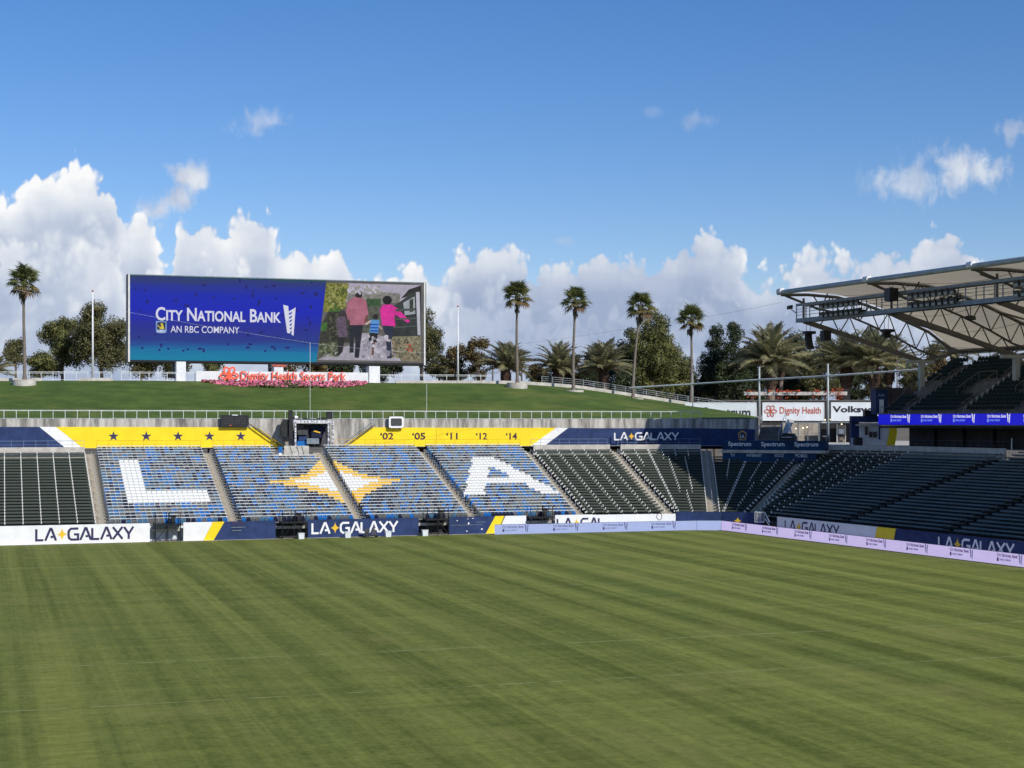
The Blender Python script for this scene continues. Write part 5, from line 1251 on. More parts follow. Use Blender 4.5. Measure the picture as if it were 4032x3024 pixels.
FLM = MB(); FLM.frame_box((-.29, -.12, -.28), (.58, 0, 0), (0, .22, .06), (0, -.1, .56)); FLM.tube((0, .12, 0), (0, .42, .05), .12, 6, .07); FLM.frame_box((-.25, -.13, -.24), (.5, 0, 0), (0, .02, 0), (0, -.08, .48), 1)
M['lens'] = mat('lens', (.36, .38, .38, 1), .25, .2, 4, spec=.6)
FLMM = FLM.mesh('floodlight', [M['dark_grey'], M['lens']])
for base in (-5.6, 8.8, 23.2, 38.):
    for q in range(8):
        for z in (.35, 1.25):
            p = RS(base+q*.86, 11.0-.12, CZ0+z+.1); put('floodlight', FLMM, s, frame_m(p, AL, BR, p.z), True)
rnd = random.Random(3)
for base in (-1.6, 12.5, 27.):
    for q in range(7):
        p = RS(base+q*.4, 11.7, CZ0+.55+rnd.random()*.4); g = MB(); g.tube(p, p+BR*-.4+U3*-.15, .13, 6, .17); g.tube(p, p+U3*.5, .025, 4); g.build('spotlight', M['black'], s)
# loudspeakers hung from the roof
def hung_box(label, sv, o, z, w_, h_, zc):
    s = thing('loudspeaker', label, 'loudspeaker', RS(sv, o, z), group='loudspeakers hung from the roof'); p = RS(sv, o, z)
    g = MB(); g.frame_box(p-AL*w_/2-BR*w_/2, AL*w_, BR*w_, U3*h_); g.build('cabinet', M['black'], s)
    g = MB(); g.frame_box(p-AL*w_*.42-BR*(w_/2+.02), AL*w_*.84, BR*.02, U3*h_*.96); g.build('grille', M['dark_grey'], s)
    for q in (-.3, .3): g = MB(); g.tube(p+AL*w_*q+U3*h_, p+AL*w_*q+U3*(zc-z), .02, 4); g.build('chain', M['black_metal'], s)
    return s
hung_box('black square loudspeaker hung in front of the lighting catwalk', 6.2, 10.6, 22.35, .95, 1.25, 24.)
hung_box('black square loudspeaker hung below the roof\'s left end', -10.3, 14.6, 19.4, .85, 1.1, 20.9)
def array(label, sv, o, z, n, bend, zc, flip=1):
    s = thing('line_array', label, 'loudspeaker', RS(sv, o, z), group='line arrays hung from the roof')
    p = RS(sv, o, z); a_ = 0.
    for k in range(n):
        g = MB(); d = Vector((0, 0, -1))*math.cos(a_)+(AL*flip)*math.sin(a_); w_ = BR*.3+AL*.25
        g.frame_box(p-BR*.35-AL*.2, BR*.7, AL*.4, d*.24); g.build('cabinet', M['black'], s); p = p+d*.25; a_ += bend
    for q in (-.25, .25):
        g = MB(); g.tube(RS(sv, o+q, z), RS(sv, o+q, zc), .025, 4); g.build('chain', M['black_metal'], s)
    g = MB(); g.frame_box(RS(sv-.35, o-.5, z), AL*.9, BR*1.1, U3*.3); g.build('bumper', M['black'], s)
array('curved black line array dangling at the roof\'s left end', -10.6, 12.6, 20.1, 7, .1, 21.5)
array('short black line array under the roof in front of the palms', -3., 17., 20.0, 3, .45, 22.5)
s = thing('stadium_light', 'small floodlight sticking out left of the catwalk end', 'light', RS(-11.6, 11, 22.6)); g = MB(); p = RS(-11.9, 11.2, 22.75); g.frame_box(p-AL*.3-BR*.25, AL*.55, BR*.4+U3*.1, U3*.4); g.build('housing', M['dark_grey'], s)
g = MB(); g.tube(p+AL*.2, RS(-10.9, 11.3, 22.3), .05, 5); g.build('arm', M['black_metal'], s)
s = thing('stadium_light', 'single grey floodlight hanging under the membrane', 'light', RS(6, 19, 21)); p = RS(5.2, 21, 21.3); g = MB(); g.frame_box(p-AL*.5-BR*.25, AL*1.0, BR*.5-U3*.1, -U3*.35); g.build('housing', M['dark_grey'], s)
g = MB(); g.tube(p, p+U3*1.2, .05, 5); g.build('stem', M['steel'], s)

# ------------------------------------------------------------------ corner banners, kiosk, stair, plaza
BN = at_depth(2845, 1735, 169.3); BE = at_depth(3252, 1735, 164.3)
Rb = (BE-BN); Rb.z = 0; Lb = Rb.length; Rb.normalize(); Nb = Rb.cross(U3)
def zpx(py, d): return EYE-(py-HY)/FPX*d
M['telecom'] = mat('telecom', (.006, .028, .075, 1), .6, .12, 1.4, c2=(.007, .042, .11, 1), spec=.2); M['telecom2'] = mat('telecom2', (.007, .055, .13, 1), .6, .12, 1., spec=.2)
s = thing('banner_box', 'dark blue telecom banner with three white names in the shaded corner', 'banner', (BN.x, BN.y, 7.5))
z0, z1 = zpx(1772, 167), zpx(1735, 167)
for k in range(3): g = MB(); g.frame_box(Vector((BN.x, BN.y, z0))+Rb*(Lb/3*k+.005), Rb*(Lb/3-.01), -Nb*1.2, U3*(z1-z0)); g.build('banner_panel', M['telecom'], s)
for px in (2868, 3000, 3131):
    f_ = (px-2845)/(3252-2845); lettering('name', 'Spectrum', M['white_ink'], Vector((BN.x, BN.y, zpx(1762, 167)))+Rb*(Lb*f_), Rb, 2.6, .62, s, bold=.018)
    g = MB(); q = Vector((BN.x, BN.y, zpx(1755, 167)))+Rb*(Lb*f_+2.72)+Nb*.02; g.poly([q, q+Rb*.2+U3*.12, q+U3*.24], .01, Nb); g.build('play_mark', M['telecom2'], s)
g = MB(); g.frame_box(Vector((BN.x, BN.y, zpx(1783, 167)))-Rb*.05+Nb*.25, Rb*(Lb+.1), -Nb*1.5, U3*(z0-zpx(1783, 167)-.01)); g.build('ledge', M['concrete_light'], s)
lw = Lb*(3215-2845)/(3252-2845); zb_ = zpx(1810, 167)
for k in range(2): g = MB(); g.frame_box(Vector((BN.x, BN.y, zb_-.3))+Rb*(lw/2*k+.005)+Nb*.05, Rb*(lw/2-.01), -Nb*.4, U3*(zpx(1784, 167)-zb_+.3)); g.build('lower_panel', M['telecom2'] if k == 0 else M['telecom'], s)
for px, t_, w_ in ((2878, 'TV', .5), (2943, 'INTERNET', 1.72), (3052, 'VOICE', 1.05), (3135, 'MOBILE', 1.3)):
    f_ = (px-2845)/(3252-2845); lettering('service', t_, M['white_ink'], Vector((BN.x, BN.y, zpx(1799, 167)))+Rb*(Lb*f_)+Nb*.05, Rb, w_, .32, s)
# steel stair up to the bank behind the corner
s = thing('plaza_stair', 'dark concrete stair climbing the right end of the grass bank', 'stairs', at_depth(3030, 1740, 177))
for k in range(12):
    f_ = k/12; p = at_depth(2986+12*f_, 1738-70*f_, 177+6*f_); q = at_depth(3062+22*f_, 1738-70*f_, 177+6*f_); g = MB(); d = (q-p); d.z = 0
    g.frame_box(p-U3*.6, d, d.cross(U3).normalized()*-.45, U3*.6); g.build('step', M['deck_concrete'], s)
for a_, b2 in (((2984, 1738), (3000, 1664)), ((3066, 1738), (3094, 1652))):
    p, q = at_depth(*a_, 176.6), at_depth(*b2, 183); g = MB(); g.tube(p+U3*.9, q+U3*.9, .04, 5); g.tube(p, p+U3*.9, .035, 5); g.tube(q, q+U3*.9, .035, 5); g.tube(p.lerp(q, .5), p.lerp(q, .5)+U3*.9, .035, 5); g.build('handrail', M['galv'], s)
g = MB(); p, q = at_depth(3068, 1738, 176.4), at_depth(3098, 1655, 182.6); g.poly([p, p+Rb*.5, q+Rb*.9, q+U3*.2, q], .2, Nb); g.build('side_wall', M['concrete_light'], s)
g = MB(); p, q = at_depth(3098, 1652, 178), at_depth(3112, 1700, 178); g.poly([p, p+Rb*.22, q+Rb*.2-U3*.2, q-Rb*.1], .1, Nb); g.build('white_drape', M['white_metal'], s)
s = thing('cart', 'dark covered cart parked at the foot of the plaza stair', 'cart', at_depth(3098, 1740, 175))
p = at_depth(3070, 1740, 175); g = MB(); g.poly([p+Rb*u+U3*v for u, v in ((0, .1), (1.7, .1), (1.75, .5), (1.45, .95), (.4, 1.0), (.05, .6))], 1.2, Nb); g.build('body', M['black'], s)
g = MB(); g.frame_box(p+Nb*.03+Rb*.2+U3*.5, Rb*1.3, Nb*.03, U3*.08); g.build('trim', M['galv'], s)
for q in (.35, 1.4): g = MB(); c = p+Rb*q+U3*.15; g.tube(c+Nb*.06, c-Nb*.2, .15, 8); g.build('wheel', M['black_metal'], s)
# gate stair in the corner wall
s = thing('gate_stair', 'white steel gate and stair down to the pitch in the corner', 'stairs', at_z(2990, 2080, .2))
p = at_depth(2972, 2055, 149); U1 = Rb
for q in range(8): g = MB(); c = p+Rb*(q*.14)+U3*.0; g.tube(c, c+U3*.95, .018, 4); g.build('baluster', M['rail_white'], s)
g = MB(); g.tube(p+U3*.95, p+Rb*1.0+U3*.95, .04, 5); g.tube(p, p+Rb*1.0, .04, 5); e_ = at_depth(3030, 2070, 147); g.tube(p+Rb*1.0+U3*.95, e_+U3*.35, .05, 5); g.tube(p+Rb*1.0+U3*.4, e_, .05, 5); g.build('gate_frame', M['rail_white'], s)
# tall poles with a long pipe
M['pole_grey'] = mat('pole_grey', (.42, .46, .46, 1), .45, .1, 1.)
pp_ = []
for px, yt, yb, d, l in ((2728, 1470, 1612, 196, 'slim grey pole beside the rightmost fan palm'), (2990, 1445, 1668, 190, 'tall grey pole left of the white health sign'), (3260, 1432, 1738, 183, 'tall grey pole between the two white signs'), (3532, 1390, 1600, 178, 'slim brown pole behind the stand end')):
    a_, b2 = at_depth(px, yb, d), at_depth(px, yt, d); s = thing('pipe_pole', l, 'pole', a_, group='poles carrying the long pipe'); r_ = .07 if px in (2728, 3532) else .17
    g = MB(); g.tube(a_, b2, r_, 8, r_*.6); g.build('pole', M['pole_grey'] if px != 3532 else M['trunk'], s, smooth=True); g = MB(); g.tube(a_, a_+U3*.5, r_*1.5, 8); g.build('sleeve', M['steel'], s)
pts = [at_depth(2480, 1527, 200), at_depth(2728, 1512, 196), at_depth(2990, 1495, 190), at_depth(3260, 1480, 183), at_depth(3532, 1461, 178), at_depth(3640, 1452, 176)]
g = MB(); g.path(pts, .12, 7); g.build('long_pipe', M['pole_grey'], label='long grey pipe rising to the right across the trees', cat='pipe')
# sign boards on the plaza building
def sign(px0, px1, py0, py1, d, label, words, ink, tx, th, extra=None, m=None):
    a_, b2 = at_depth(px0, py1, d), at_depth(px1, py1, d); h_ = (py1-py0)/FPX*d; s = thing('sign_board', label, 'sign', a_, group='sign boards on the plaza'); R = (b2-a_); L_ = R.length; R.normalize(); N = R.cross(U3)
    g = MB(); g.frame_box(a_, R*L_, -N*.35, U3*h_); g.build('board', m or M['sign_white'], s)
    g = MB(); e = .08
    for o_, rr_, uu in ((a_-R*e, R*(L_+2*e), U3*-e), (a_+U3*h_-R*e, R*(L_+2*e), U3*e), (a_, R*-e, U3*h_), (a_+R*L_, R*e, U3*h_)): g.frame_box(o_+N*.03, rr_, -N*.3, uu)
    g.build('frame', M['white_metal'], s)
    q = at_depth(tx[0], tx[1], d); w_ = (tx[2]-tx[0])/FPX*d; lettering('sign_letters', words, ink, q, R, w_, th, s, bold=.03 if words[0] == 'V' else .014, proud=.03)
    if extra: extra(s, R, N)
    return s
sign(2700, 2977, 1587, 1650, 205, 'white telecom sign board half hidden by the bank', 'Spectrum', M['black_ink'], (2768, 1655, 2955), 1.75)
sign(3005, 3243, 1587, 1654, 200, 'white sign board with dull red health lettering and flower mark', 'Dignity Health', M['coral_ink'], (3070, 1637, 3232), 1.15, lambda s, R, N: petals(s, at_depth(3034, 1619, 200), .80, R, U3, M['coral_ink'], .13, proud=.05))
sign(3275, 3530, 1586, 1655, 200, 'white sign board with black car maker lettering cut off by the kiosk', 'Volkswagen', M['black_ink'], (3278, 1631, 3516), 1.05)
# plaza building under the signs
s = thing('plaza_building', 'open plaza building with pale stone wall and steel frame below the signs', 'building', at_depth(3200, 1740, 206))
M['stone'] = mat('stone', (.36, .32, .26, 1), .85, .25, 1.2, bump=.3)
def pbox(nm, px0, px1, py0, py1, d, th, m):
    a_, b2 = at_depth(px0, py1, d), at_depth(px1, py1, d); g = MB(); R = b2-a_; N = R.normalized().cross(U3); g.frame_box(a_, R, -N*th, U3*((py1-py0)/FPX*d)); return g.build(nm, m, s)
pbox('rear_wall', 2984, 3470, 1578, 1742, 208, .3, M['dark_wall'])
for r in range(4):
    for c_ in range(5): pbox('stone_panel', 3082+c_*29, 3110+c_*29, 1664+r*18.5, 1682+r*18.5, 206, .2, M['stone'])
pbox('beam', 2990, 3300, 1656, 1663, 201, .3, M['black_metal']); pbox('fascia', 3080, 3460, 1660, 1666, 200.5, .2, M['galv'])
for px in (3142, 3180, 3222, 3226): pbox('steel_post', px, px+3, 1664, 1738, 203, .1, M['galv'])
pbox('cross_rail', 3090, 3226, 1706, 1708, 203, .05, M['galv'])
pbox('doorway', 3230, 3300, 1664, 1742, 204, .2, M['black']); pbox('back_wall', 3296, 3362, 1664, 1742, 203, .2, M['black']); pbox('doorway_frame', 3294, 3298, 1668, 1742, 202, .1, M['galv']); pbox('doorway_frame', 3328, 3331, 1672, 1742, 202, .1, M['concrete_light'])
pbox('lit_room', 3299, 3327, 1672, 1740, 202.5, .1, M['stone'])
for px, py, w_, h_, m_ in ((3303, 1690, 20, 18, 'sign_white'), (3298, 1712, 26, 6, 'black'), (3306, 1722, 16, 10, 'trunk'), (3240, 1716, 22, 4, 'galv')): pbox('shelf_box', px, px+w_, py, py+h_, 202.2, .3, M[m_])
M['bulb'] = mat('bulb', (.8, .7, .5, 1), .4, .1, 3, emit=(1, .82, .55, 1), estr=2.2)
for px, py in ((3132, 1685), (3160, 1683), (3176, 1680), (3247, 1651), (3268, 1650), (3312, 1668)): pbox('lamp', px, px+5, py, py+4, 201.4, .1, M['bulb'])
# pergola with red flowers
s = thing('pergola', 'long white pergola beam with orange-red blossoms above the signs', 'pergola', at_depth(2930, 1560, 216))
pbox('beam', 2930, 3200, 1543, 1556, 216, .5, M['concrete_light']); pbox('beam', 3201, 3336, 1542, 1556, 216, .5, M['concrete_light']); pbox('lower_rail', 2800, 3450, 1575, 1580, 214, .2, M['steel'])
for px in (2960, 3052, 3245): pbox('pergola_post', px, px+8, 1556, 1600, 216.2, .3, M['brown_wall'])
rnd = random.Random(8); g = MB(); M['blossom'] = mat('blossom', (.55, .07, .02, 1), .7, .35, 3)
for k in range(300):
    cpx = rnd.choice([2945, 2968, 3030, 3062, 3075, 3098, 3120, 3145, 3205, 3222, 3255, 3280, 3300, 3312, 3300, 3312]); py = rnd.choice([1541, 1540, 1538, 1565]) if cpx < 3290 else rnd.uniform(1526, 1575); c = at_depth(cpx+rnd.gauss(0, 6), py+rnd.gauss(0, 2.5), 216-.8*rnd.random()); n_ = Vector((rnd.gauss(0, 1), rnd.gauss(0, 1), rnd.gauss(0, 1))).normalized(); t1 = n_.orthogonal()*.055; t2 = n_.cross(t1); g.add([c-t1-t2, c+t1-t2, c+t1+t2, c-t1+t2], [(0, 1, 2, 3)])
g.build('blossom', M['blossom'], s, kind='stuff')
# kiosk at the end of the right stand
s = thing('kiosk', 'navy and white kiosk with a yellow stripe at the end of the right stand', 'kiosk', at_depth(3430, 1752, 176))
pbox('pier', 3352, 3382, 1660, 1752, 176, 1., M['navy_wall']); pbox('navy_fascia', 3352, 3462, 1638, 1662, 175.5, 1., M['navy_wall']); pbox('ledge', 3372, 3462, 1670, 1677, 175.4, .6, M['concrete_light']); 
pbox('white_panel', 3383, 3502, 1678, 1754, 176, .5, M['white_wall'])
a_ = at_depth(3490, 1754, 175.9); g = MB(); g.poly([a_, at_depth(3521, 1754, 175.9), at_depth(3531, 1710, 175.9), at_depth(3531, 1678, 175.9), at_depth(3503, 1678, 175.9), at_depth(3500, 1710, 175.9)], .3, Nb); g.build('yellow_stripe', M['yellow_wall'], s)
for px0, px1, py0, py1, m_, nm in ((3407, 3417, 1678, 1712, 'brown_wall', 'wood_post'), (3461, 3466, 1678, 1731, 'navy_wall', 'navy_post'), (3424, 3436, 1700, 1722, 'brown_wall', 'picture'), (3441, 3453, 1700, 1722, 'brown_wall', 'picture'), (3352, 3364, 1724, 1754, 'sign_white', 'side_panel'), (3416, 3435, 1653, 1663, 'dark_grey', 'vent')): pbox(nm, px0, px1, py0, py1, 175.6, .2, M[m_])
pbox('counter', 3365, 3397, 1723, 1757, 174.8, .8, M['black']); pbox('roof_unit', 3405, 3455, 1616, 1638, 176, 1., M['black'])
s = thing('stand_end_tower', 'dark tower with a pale bottle-shaped sign at the upper deck end', 'tower', at_depth(3480, 1640, 173))
pbox('tower_wall', 3449, 3496, 1528, 1632, 173, 2.5, M['navy_wall']); pbox('cap', 3447, 3500, 1524, 1534, 172.8, 2.8, M['brown_wall']); pbox('brown_wall', 3497, 3585, 1527, 1622, 176, 2., M['brown_wall'])
pbox('bottle_sign', 3463, 3480, 1573, 1632, 172.7, .1, M['sign_white']); a_ = at_depth(3459, 1561, 172.7); lettering('tower_name', 'Modelo', M['rail_blue'], a_, Rb, .7, .3, s, bold=.02)
g = MB(); g.tube(at_depth(3490, 1605, 172.5), at_depth(3580, 1525, 172.5), .05, 5); g.build('stair_rail', M['trunk'], s)
g = MB(); a_ = at_depth(3465, 1528, 173); g.tube(a_, a_+Rb*-.9+U3*2., .04, 4); g.tube(a_, a_+Rb*.9+U3*2.1, .04, 4); g.build('antenna', M['black_metal'], s)
# ------------------------------------------------------------------ palms and trees
def leaf_mat(name, c, c2, tr=.25, rough=.55, var_scale=.6):
    m = mat(name, c, rough, .3, var_scale, c2=c2, spec=.3); t = m.node_tree; x = NX(t); b = t.nodes['Principled BSDF']
    tl = x.n('ShaderNodeBsdfTranslucent'); tl.inputs[0].default_value = tuple(min(1, k*1.6) for k in c2[:3])+(1,); ms = x.n('ShaderNodeMixShader'); ms.inputs[0].default_value = tr
    x.put(ms.inputs[1], b.outputs[0]); x.put(ms.inputs[2], tl.outputs[0]); x.put(t.nodes['Material Output'].inputs[0], ms.outputs[0]); return m
M['fan_leaf'] = leaf_mat('fan_leaf', (.062, .085, .024, 1), (.165, .175, .055, 1)); M['fan_old'] = leaf_mat('fan_old', (.13, .11, .03, 1), (.24, .18, .06, 1)); M['fan_dead'] = leaf_mat('fan_dead', (.10, .06, .03, 1), (.17, .11, .055, 1))
M['date_leaf'] = leaf_mat('date_leaf', (.125, .132, .072, 1), (.275, .262, .140, 1)); M['date_rib'] = mat('date_rib', (.30, .22, .10, 1), .6, .2, 3)
def fan_mesh(seed, m):
    """one fan leaf: stalk along +x, blade of folded segments"""
    r = random.Random(seed); g = MB(); st = 1.0
    g.tube((0, 0, 0), (st*.55, 0, .10), .03, 4, .022); g.tube((st*.55, 0, .10), (st, 0, .06), .022, 4, .016)
    n = 17
    for k in range(n):
        a = math.radians(-112+224*k/(n-1))+r.uniform(-.04, .04); L = (.92+.22*math.cos(a*.7))*r.uniform(.85, 1.08); w = .062
        c = Vector((st, 0, .06)); d = Vector((math.cos(a), math.sin(a), -.06)); e = Vector((-math.sin(a), math.cos(a), 0))
        p1 = c+d*(L*.58); p2 = c+d*L+Vector((0, 0, -.32*r.uniform(.5, 1.4))); up = Vector((0, 0, .035))
        g.add([c, p1-e*w*1.2+up*0, p2, p1+e*w*1.2, p1+up], [(0, 1, 4), (0, 4, 3), (1, 2, 4), (4, 2, 3)])
    return g.mesh('frond', m)
FAN = [[fan_mesh(10*j+k, M[n]) for k in range(3)] for j, n in enumerate(('fan_leaf', 'fan_old', 'fan_dead'))]
def orient(az_, pitch, roll=0., sc=1.): return Matrix.Rotation(az_, 4, 'Z') @ Matrix.Rotation(-pitch, 4, 'Y') @ Matrix.Rotation(roll, 4, 'X') @ Matrix.Scale(sc, 4)
def fan_palm(px, pyb, pyt, y, label, seed, planter=True, lean=0., sk=0):
    r = random.Random(seed); b = at_y(px, pyb, y); top = at_y(px, pyt+62, y); h = top.z-b.z
    s = thing('fan_palm', label, 'palm tree', b, group='fan palms on the bank')
    g = MB(); n = 14; pts = []
    for k in range(n+1):
        f_ = k/n; pts.append(Vector((lean*f_*f_*h*.06+.05*math.sin(f_*5+seed), 0, h*f_)))
    rad = [.215*(1-.4*k/n)+(.10 if k == 0 else 0)+(.05 if k >= n-2 else 0) for k in range(n+1)]
    vs = []; ns = 9
    for p, q in zip(pts, rad):
        for i in range(ns): t = 2*math.pi*i/ns; vs.append(p+Vector((math.cos(t)*q*(1+.06*r.uniform(-1, 1)), math.sin(t)*q, 0)))
    fs = [(k*ns+i, k*ns+(i+1) % ns, (k+1)*ns+(i+1) % ns, (k+1)*ns+i) for k in range(n) for i in range(ns)]
    g.add(vs, fs); g.build('trunk', M['palm_trunk'], s, smooth=True).matrix_parent_inverse = Matrix.Identity(4)
    tp = pts[-1]
    g = MB()
    for k in range(60):
        a = r.uniform(0, 6.28); zz = r.uniform(-2.1, .25); q = .27+.10*max(0, (zz+1.2)/1.4); c = tp+Vector((math.cos(a)*q, math.sin(a)*q, zz)); e = Vector((-math.sin(a), math.cos(a), 0))*.09; u = Vector((math.cos(a)*.12, math.sin(a)*.12, .38)); g.add([c-e, c+e, c+e*.5+u, c-e*.5+u], [(0, 1, 2, 3)])
    g.build('boots', M['palm_boot'], s).matrix_parent_inverse = Matrix.Identity(4)
    ga = 2.39996
    for k in range(32):
        f_ = k/31; pitch = math.radians(84-116*f_**1.05+r.uniform(-12, 12)); j = 0 if f_ < .82 else (1 if f_ < .95 else 2)
        mtx = Matrix.Translation(tp+Vector((0, 0, .35-.55*f_))) @ orient(k*ga+r.uniform(-.2, .2), pitch, r.uniform(-.5, .5), r.uniform(.95, 1.2)*(1. if f_ > .1 else .85))
        put('frond', FAN[j][k % 3], s, mtx, False)
    for k in range(sk):
        mtx = Matrix.Translation(tp+Vector((0, 0, -.6-.5*k))) @ orient(r.choice([2.6, 3.4, 3.0])+r.uniform(-.3, .3), math.radians(-72), r.uniform(-.6, .6), .8); put('frond', FAN[2][k % 3], s, mtx, False)
    if planter:
        s2 = thing('planter', 'pale planter ring under the '+(label if len(label.split()) < 10 else 'fan palm in front of the tall tree' if 'tall dark' in label else label[:label.index(' at the')] if ' at the' in label else 'rightmost, lowest fan palm'), 'planter', (b.x, b.y, b.z), group='palm planters')
        g = MB(); n = 24; R1, R0, hh = 1.35, 1.1, .42
        for q in range(n):
            a, c = 2*math.pi*q/n, 2*math.pi*(q+1)/n; P_ = lambda t, rr, zz: (b.x+math.cos(t)*rr, b.y+math.sin(t)*rr, b.z+zz)
            g.add([P_(a, R1, -.75), P_(c, R1, -.75), P_(c, R1, hh-.3), P_(a, R1, hh-.3), P_(c, R0, hh-.3), P_(a, R0, hh-.3), P_(c, R0, -.3), P_(a, R0, -.3)], [(0, 1, 2, 3), (3, 2, 4, 5), (5, 4, 6, 7)])
        g.build('ring', M['concrete_light'], s2)
        g = MB(); g.add([(b.x+math.cos(2*math.pi*q/n)*R0, b.y+math.sin(2*math.pi*q/n)*R0, b.z-.05) for q in range(n)], [tuple(range(n))]); g.build('soil', M['soil'], s2)
YP = 189.5
fan_palm(95, 1500, 1053, YP, 'fan palm left of the flagpole at the far left', 1, sk=2)
fan_palm(2036, 1511, 1110, YP, 'tallest fan palm right of the right flagpole', 2)
fan_palm(2258, 1540, 1130, YP, 'fan palm second from the right flagpole', 3, lean=.3)
fan_palm(2494, 1573, 1150, YP, 'fan palm in front of the tall dark tree', 4, lean=1.4, sk=2)
fan_palm(2722, 1611, 1200, YP, 'fan palm standing lowest on the right of the bank', 5, sk=1)

def date_mesh(seed, L=4.6):
    """one feather frond arching along +x with leaflets in a shallow V"""
    r = random.Random(seed); g = MB(); n = 30; P = []
    drp = r.uniform(.85, 1.15)
    for k in range(n+1):
        f_ = k/n; P.append(Vector((L*(f_-.10*f_*f_), 0, L*(.20*f_-.34*drp*f_**2.3))))
    for k in range(n): g.tube(P[k], P[k+1], .05*(1-.85*k/n)+.006, 4, .05*(1-.85*(k+1)/n)+.006, 1, False)
    for k in range(3, n*2):
        f_ = k/(n*2); i = min(n-1, int(f_*n)); p = P[i].lerp(P[i+1], f_*n-i); t = (P[i+1]-P[i]).normalized()
        ll = (.78*math.sin(math.pi*min(1, f_*1.02+.06))**.6+.10)*r.uniform(.8, 1.1)
        for sd in (-1, 1):
            d = (t*.62+Vector((0, sd*.72, .30*r.uniform(.2, 1.5)))).normalized(); e = t*.032; q = p+d*ll+Vector((0, 0, -.20*ll*ll)); m_ = p+d*ll*.55
            g.add([p-e, p+e, m_+e*1.2, q, m_-e*1.2], [(0, 1, 2, 3, 4)], 0)
    return g.mesh('frond', [M['date_leaf'], M['date_rib']])
DATE = [date_mesh(50+k) for k in range(5)]
def date_palm(px, pyb, pyc, d, label, seed, size=1., n=52, wind=.0):
    r = random.Random(seed); b = at_depth(px, pyb, d); c = at_depth(px, pyc, d); h = c.z-b.z
    s = thing('date_palm', label, 'palm tree', b, group='date palms behind the bank')
    g = MB(); g.tube((0, 0, 0), (0, 0, h-1.2*size), .40*size, 10, .36*size); g.build('trunk', M['palm_trunk'], s).matrix_parent_inverse = Matrix.Identity(4)
    g = MB(); g.tube((0, 0, h-2.2*size), (0, 0, h-.9*size), .42*size, 10, .70*size); g.tube((0, 0, h-.9*size), (0, 0, h+.15*size), .70*size, 10, .42*size)
    for k in range(70):
        a = r.uniform(0, 6.28); zz = h+size*r.uniform(-2.0, 0.); q = .62*size; cc = Vector((math.cos(a)*q, math.sin(a)*q, zz)); e = Vector((-math.sin(a), math.cos(a), 0))*.09*size; u = Vector((math.cos(a)*.16, math.sin(a)*.16, .34))*size; g.add([cc-e, cc+e, cc+e*.5+u, cc-e*.5+u], [(0, 1, 2, 3)])
    g.build('boots', M['palm_boot'], s).matrix_parent_inverse = Matrix.Identity(4)
    for k in range(n):
        f_ = k/(n-1); pitch = math.radians(86-92*f_**.95+r.uniform(-8, 8))
        az_ = k*2.39996+r.uniform(-.25, .25)
        mtx = Matrix.Translation((0, 0, h)) @ Matrix.Rotation(wind*.25, 4, 'Y') @ orient(az_, pitch, r.uniform(-.5, .5), size*r.uniform(.88, 1.1)*(.9 if f_ < .15 else 1.))
        put('frond', DATE[k % 5], s, mtx, False)
date_palm(1992, 1540, 1452, 222, 'date palm behind the tallest fan palm', 21, 1.12, 54, .8)
date_palm(2196, 1545, 1455, 228, 'date palm behind the brown tree', 22, 1.1, 50, .3)
date_palm(2378, 1560, 1455, 226, 'date palm left of the tall dark tree', 23, 1.18, 54, .2)
date_palm(3036, 1600, 1438, 226, 'large date palm above the white health sign', 24, 1.62, 66)
date_palm(3332, 1610, 1445, 226, 'date palm right of the large one, over the car sign', 25, 1.45, 58)
date_palm(3440, 1610, 1440, 222, 'date palm seen under the roof truss', 26, 1.45, 56)
date_palm(3500, 1612, 1440, 232, 'date palm farthest right under the roof', 27, 1.3, 48)
date_palm(-30, 1560, 1470, 222, 'date palm cut by the left frame edge', 28, .95, 44)
date_palm(3075, 1600, 1450, 236, 'thin date palm half hidden by the large one', 29, .9, 40)
date_palm(3760, 1560, 1400, 215, 'date palm behind the glazed screen of the deck', 30, 1., 44)

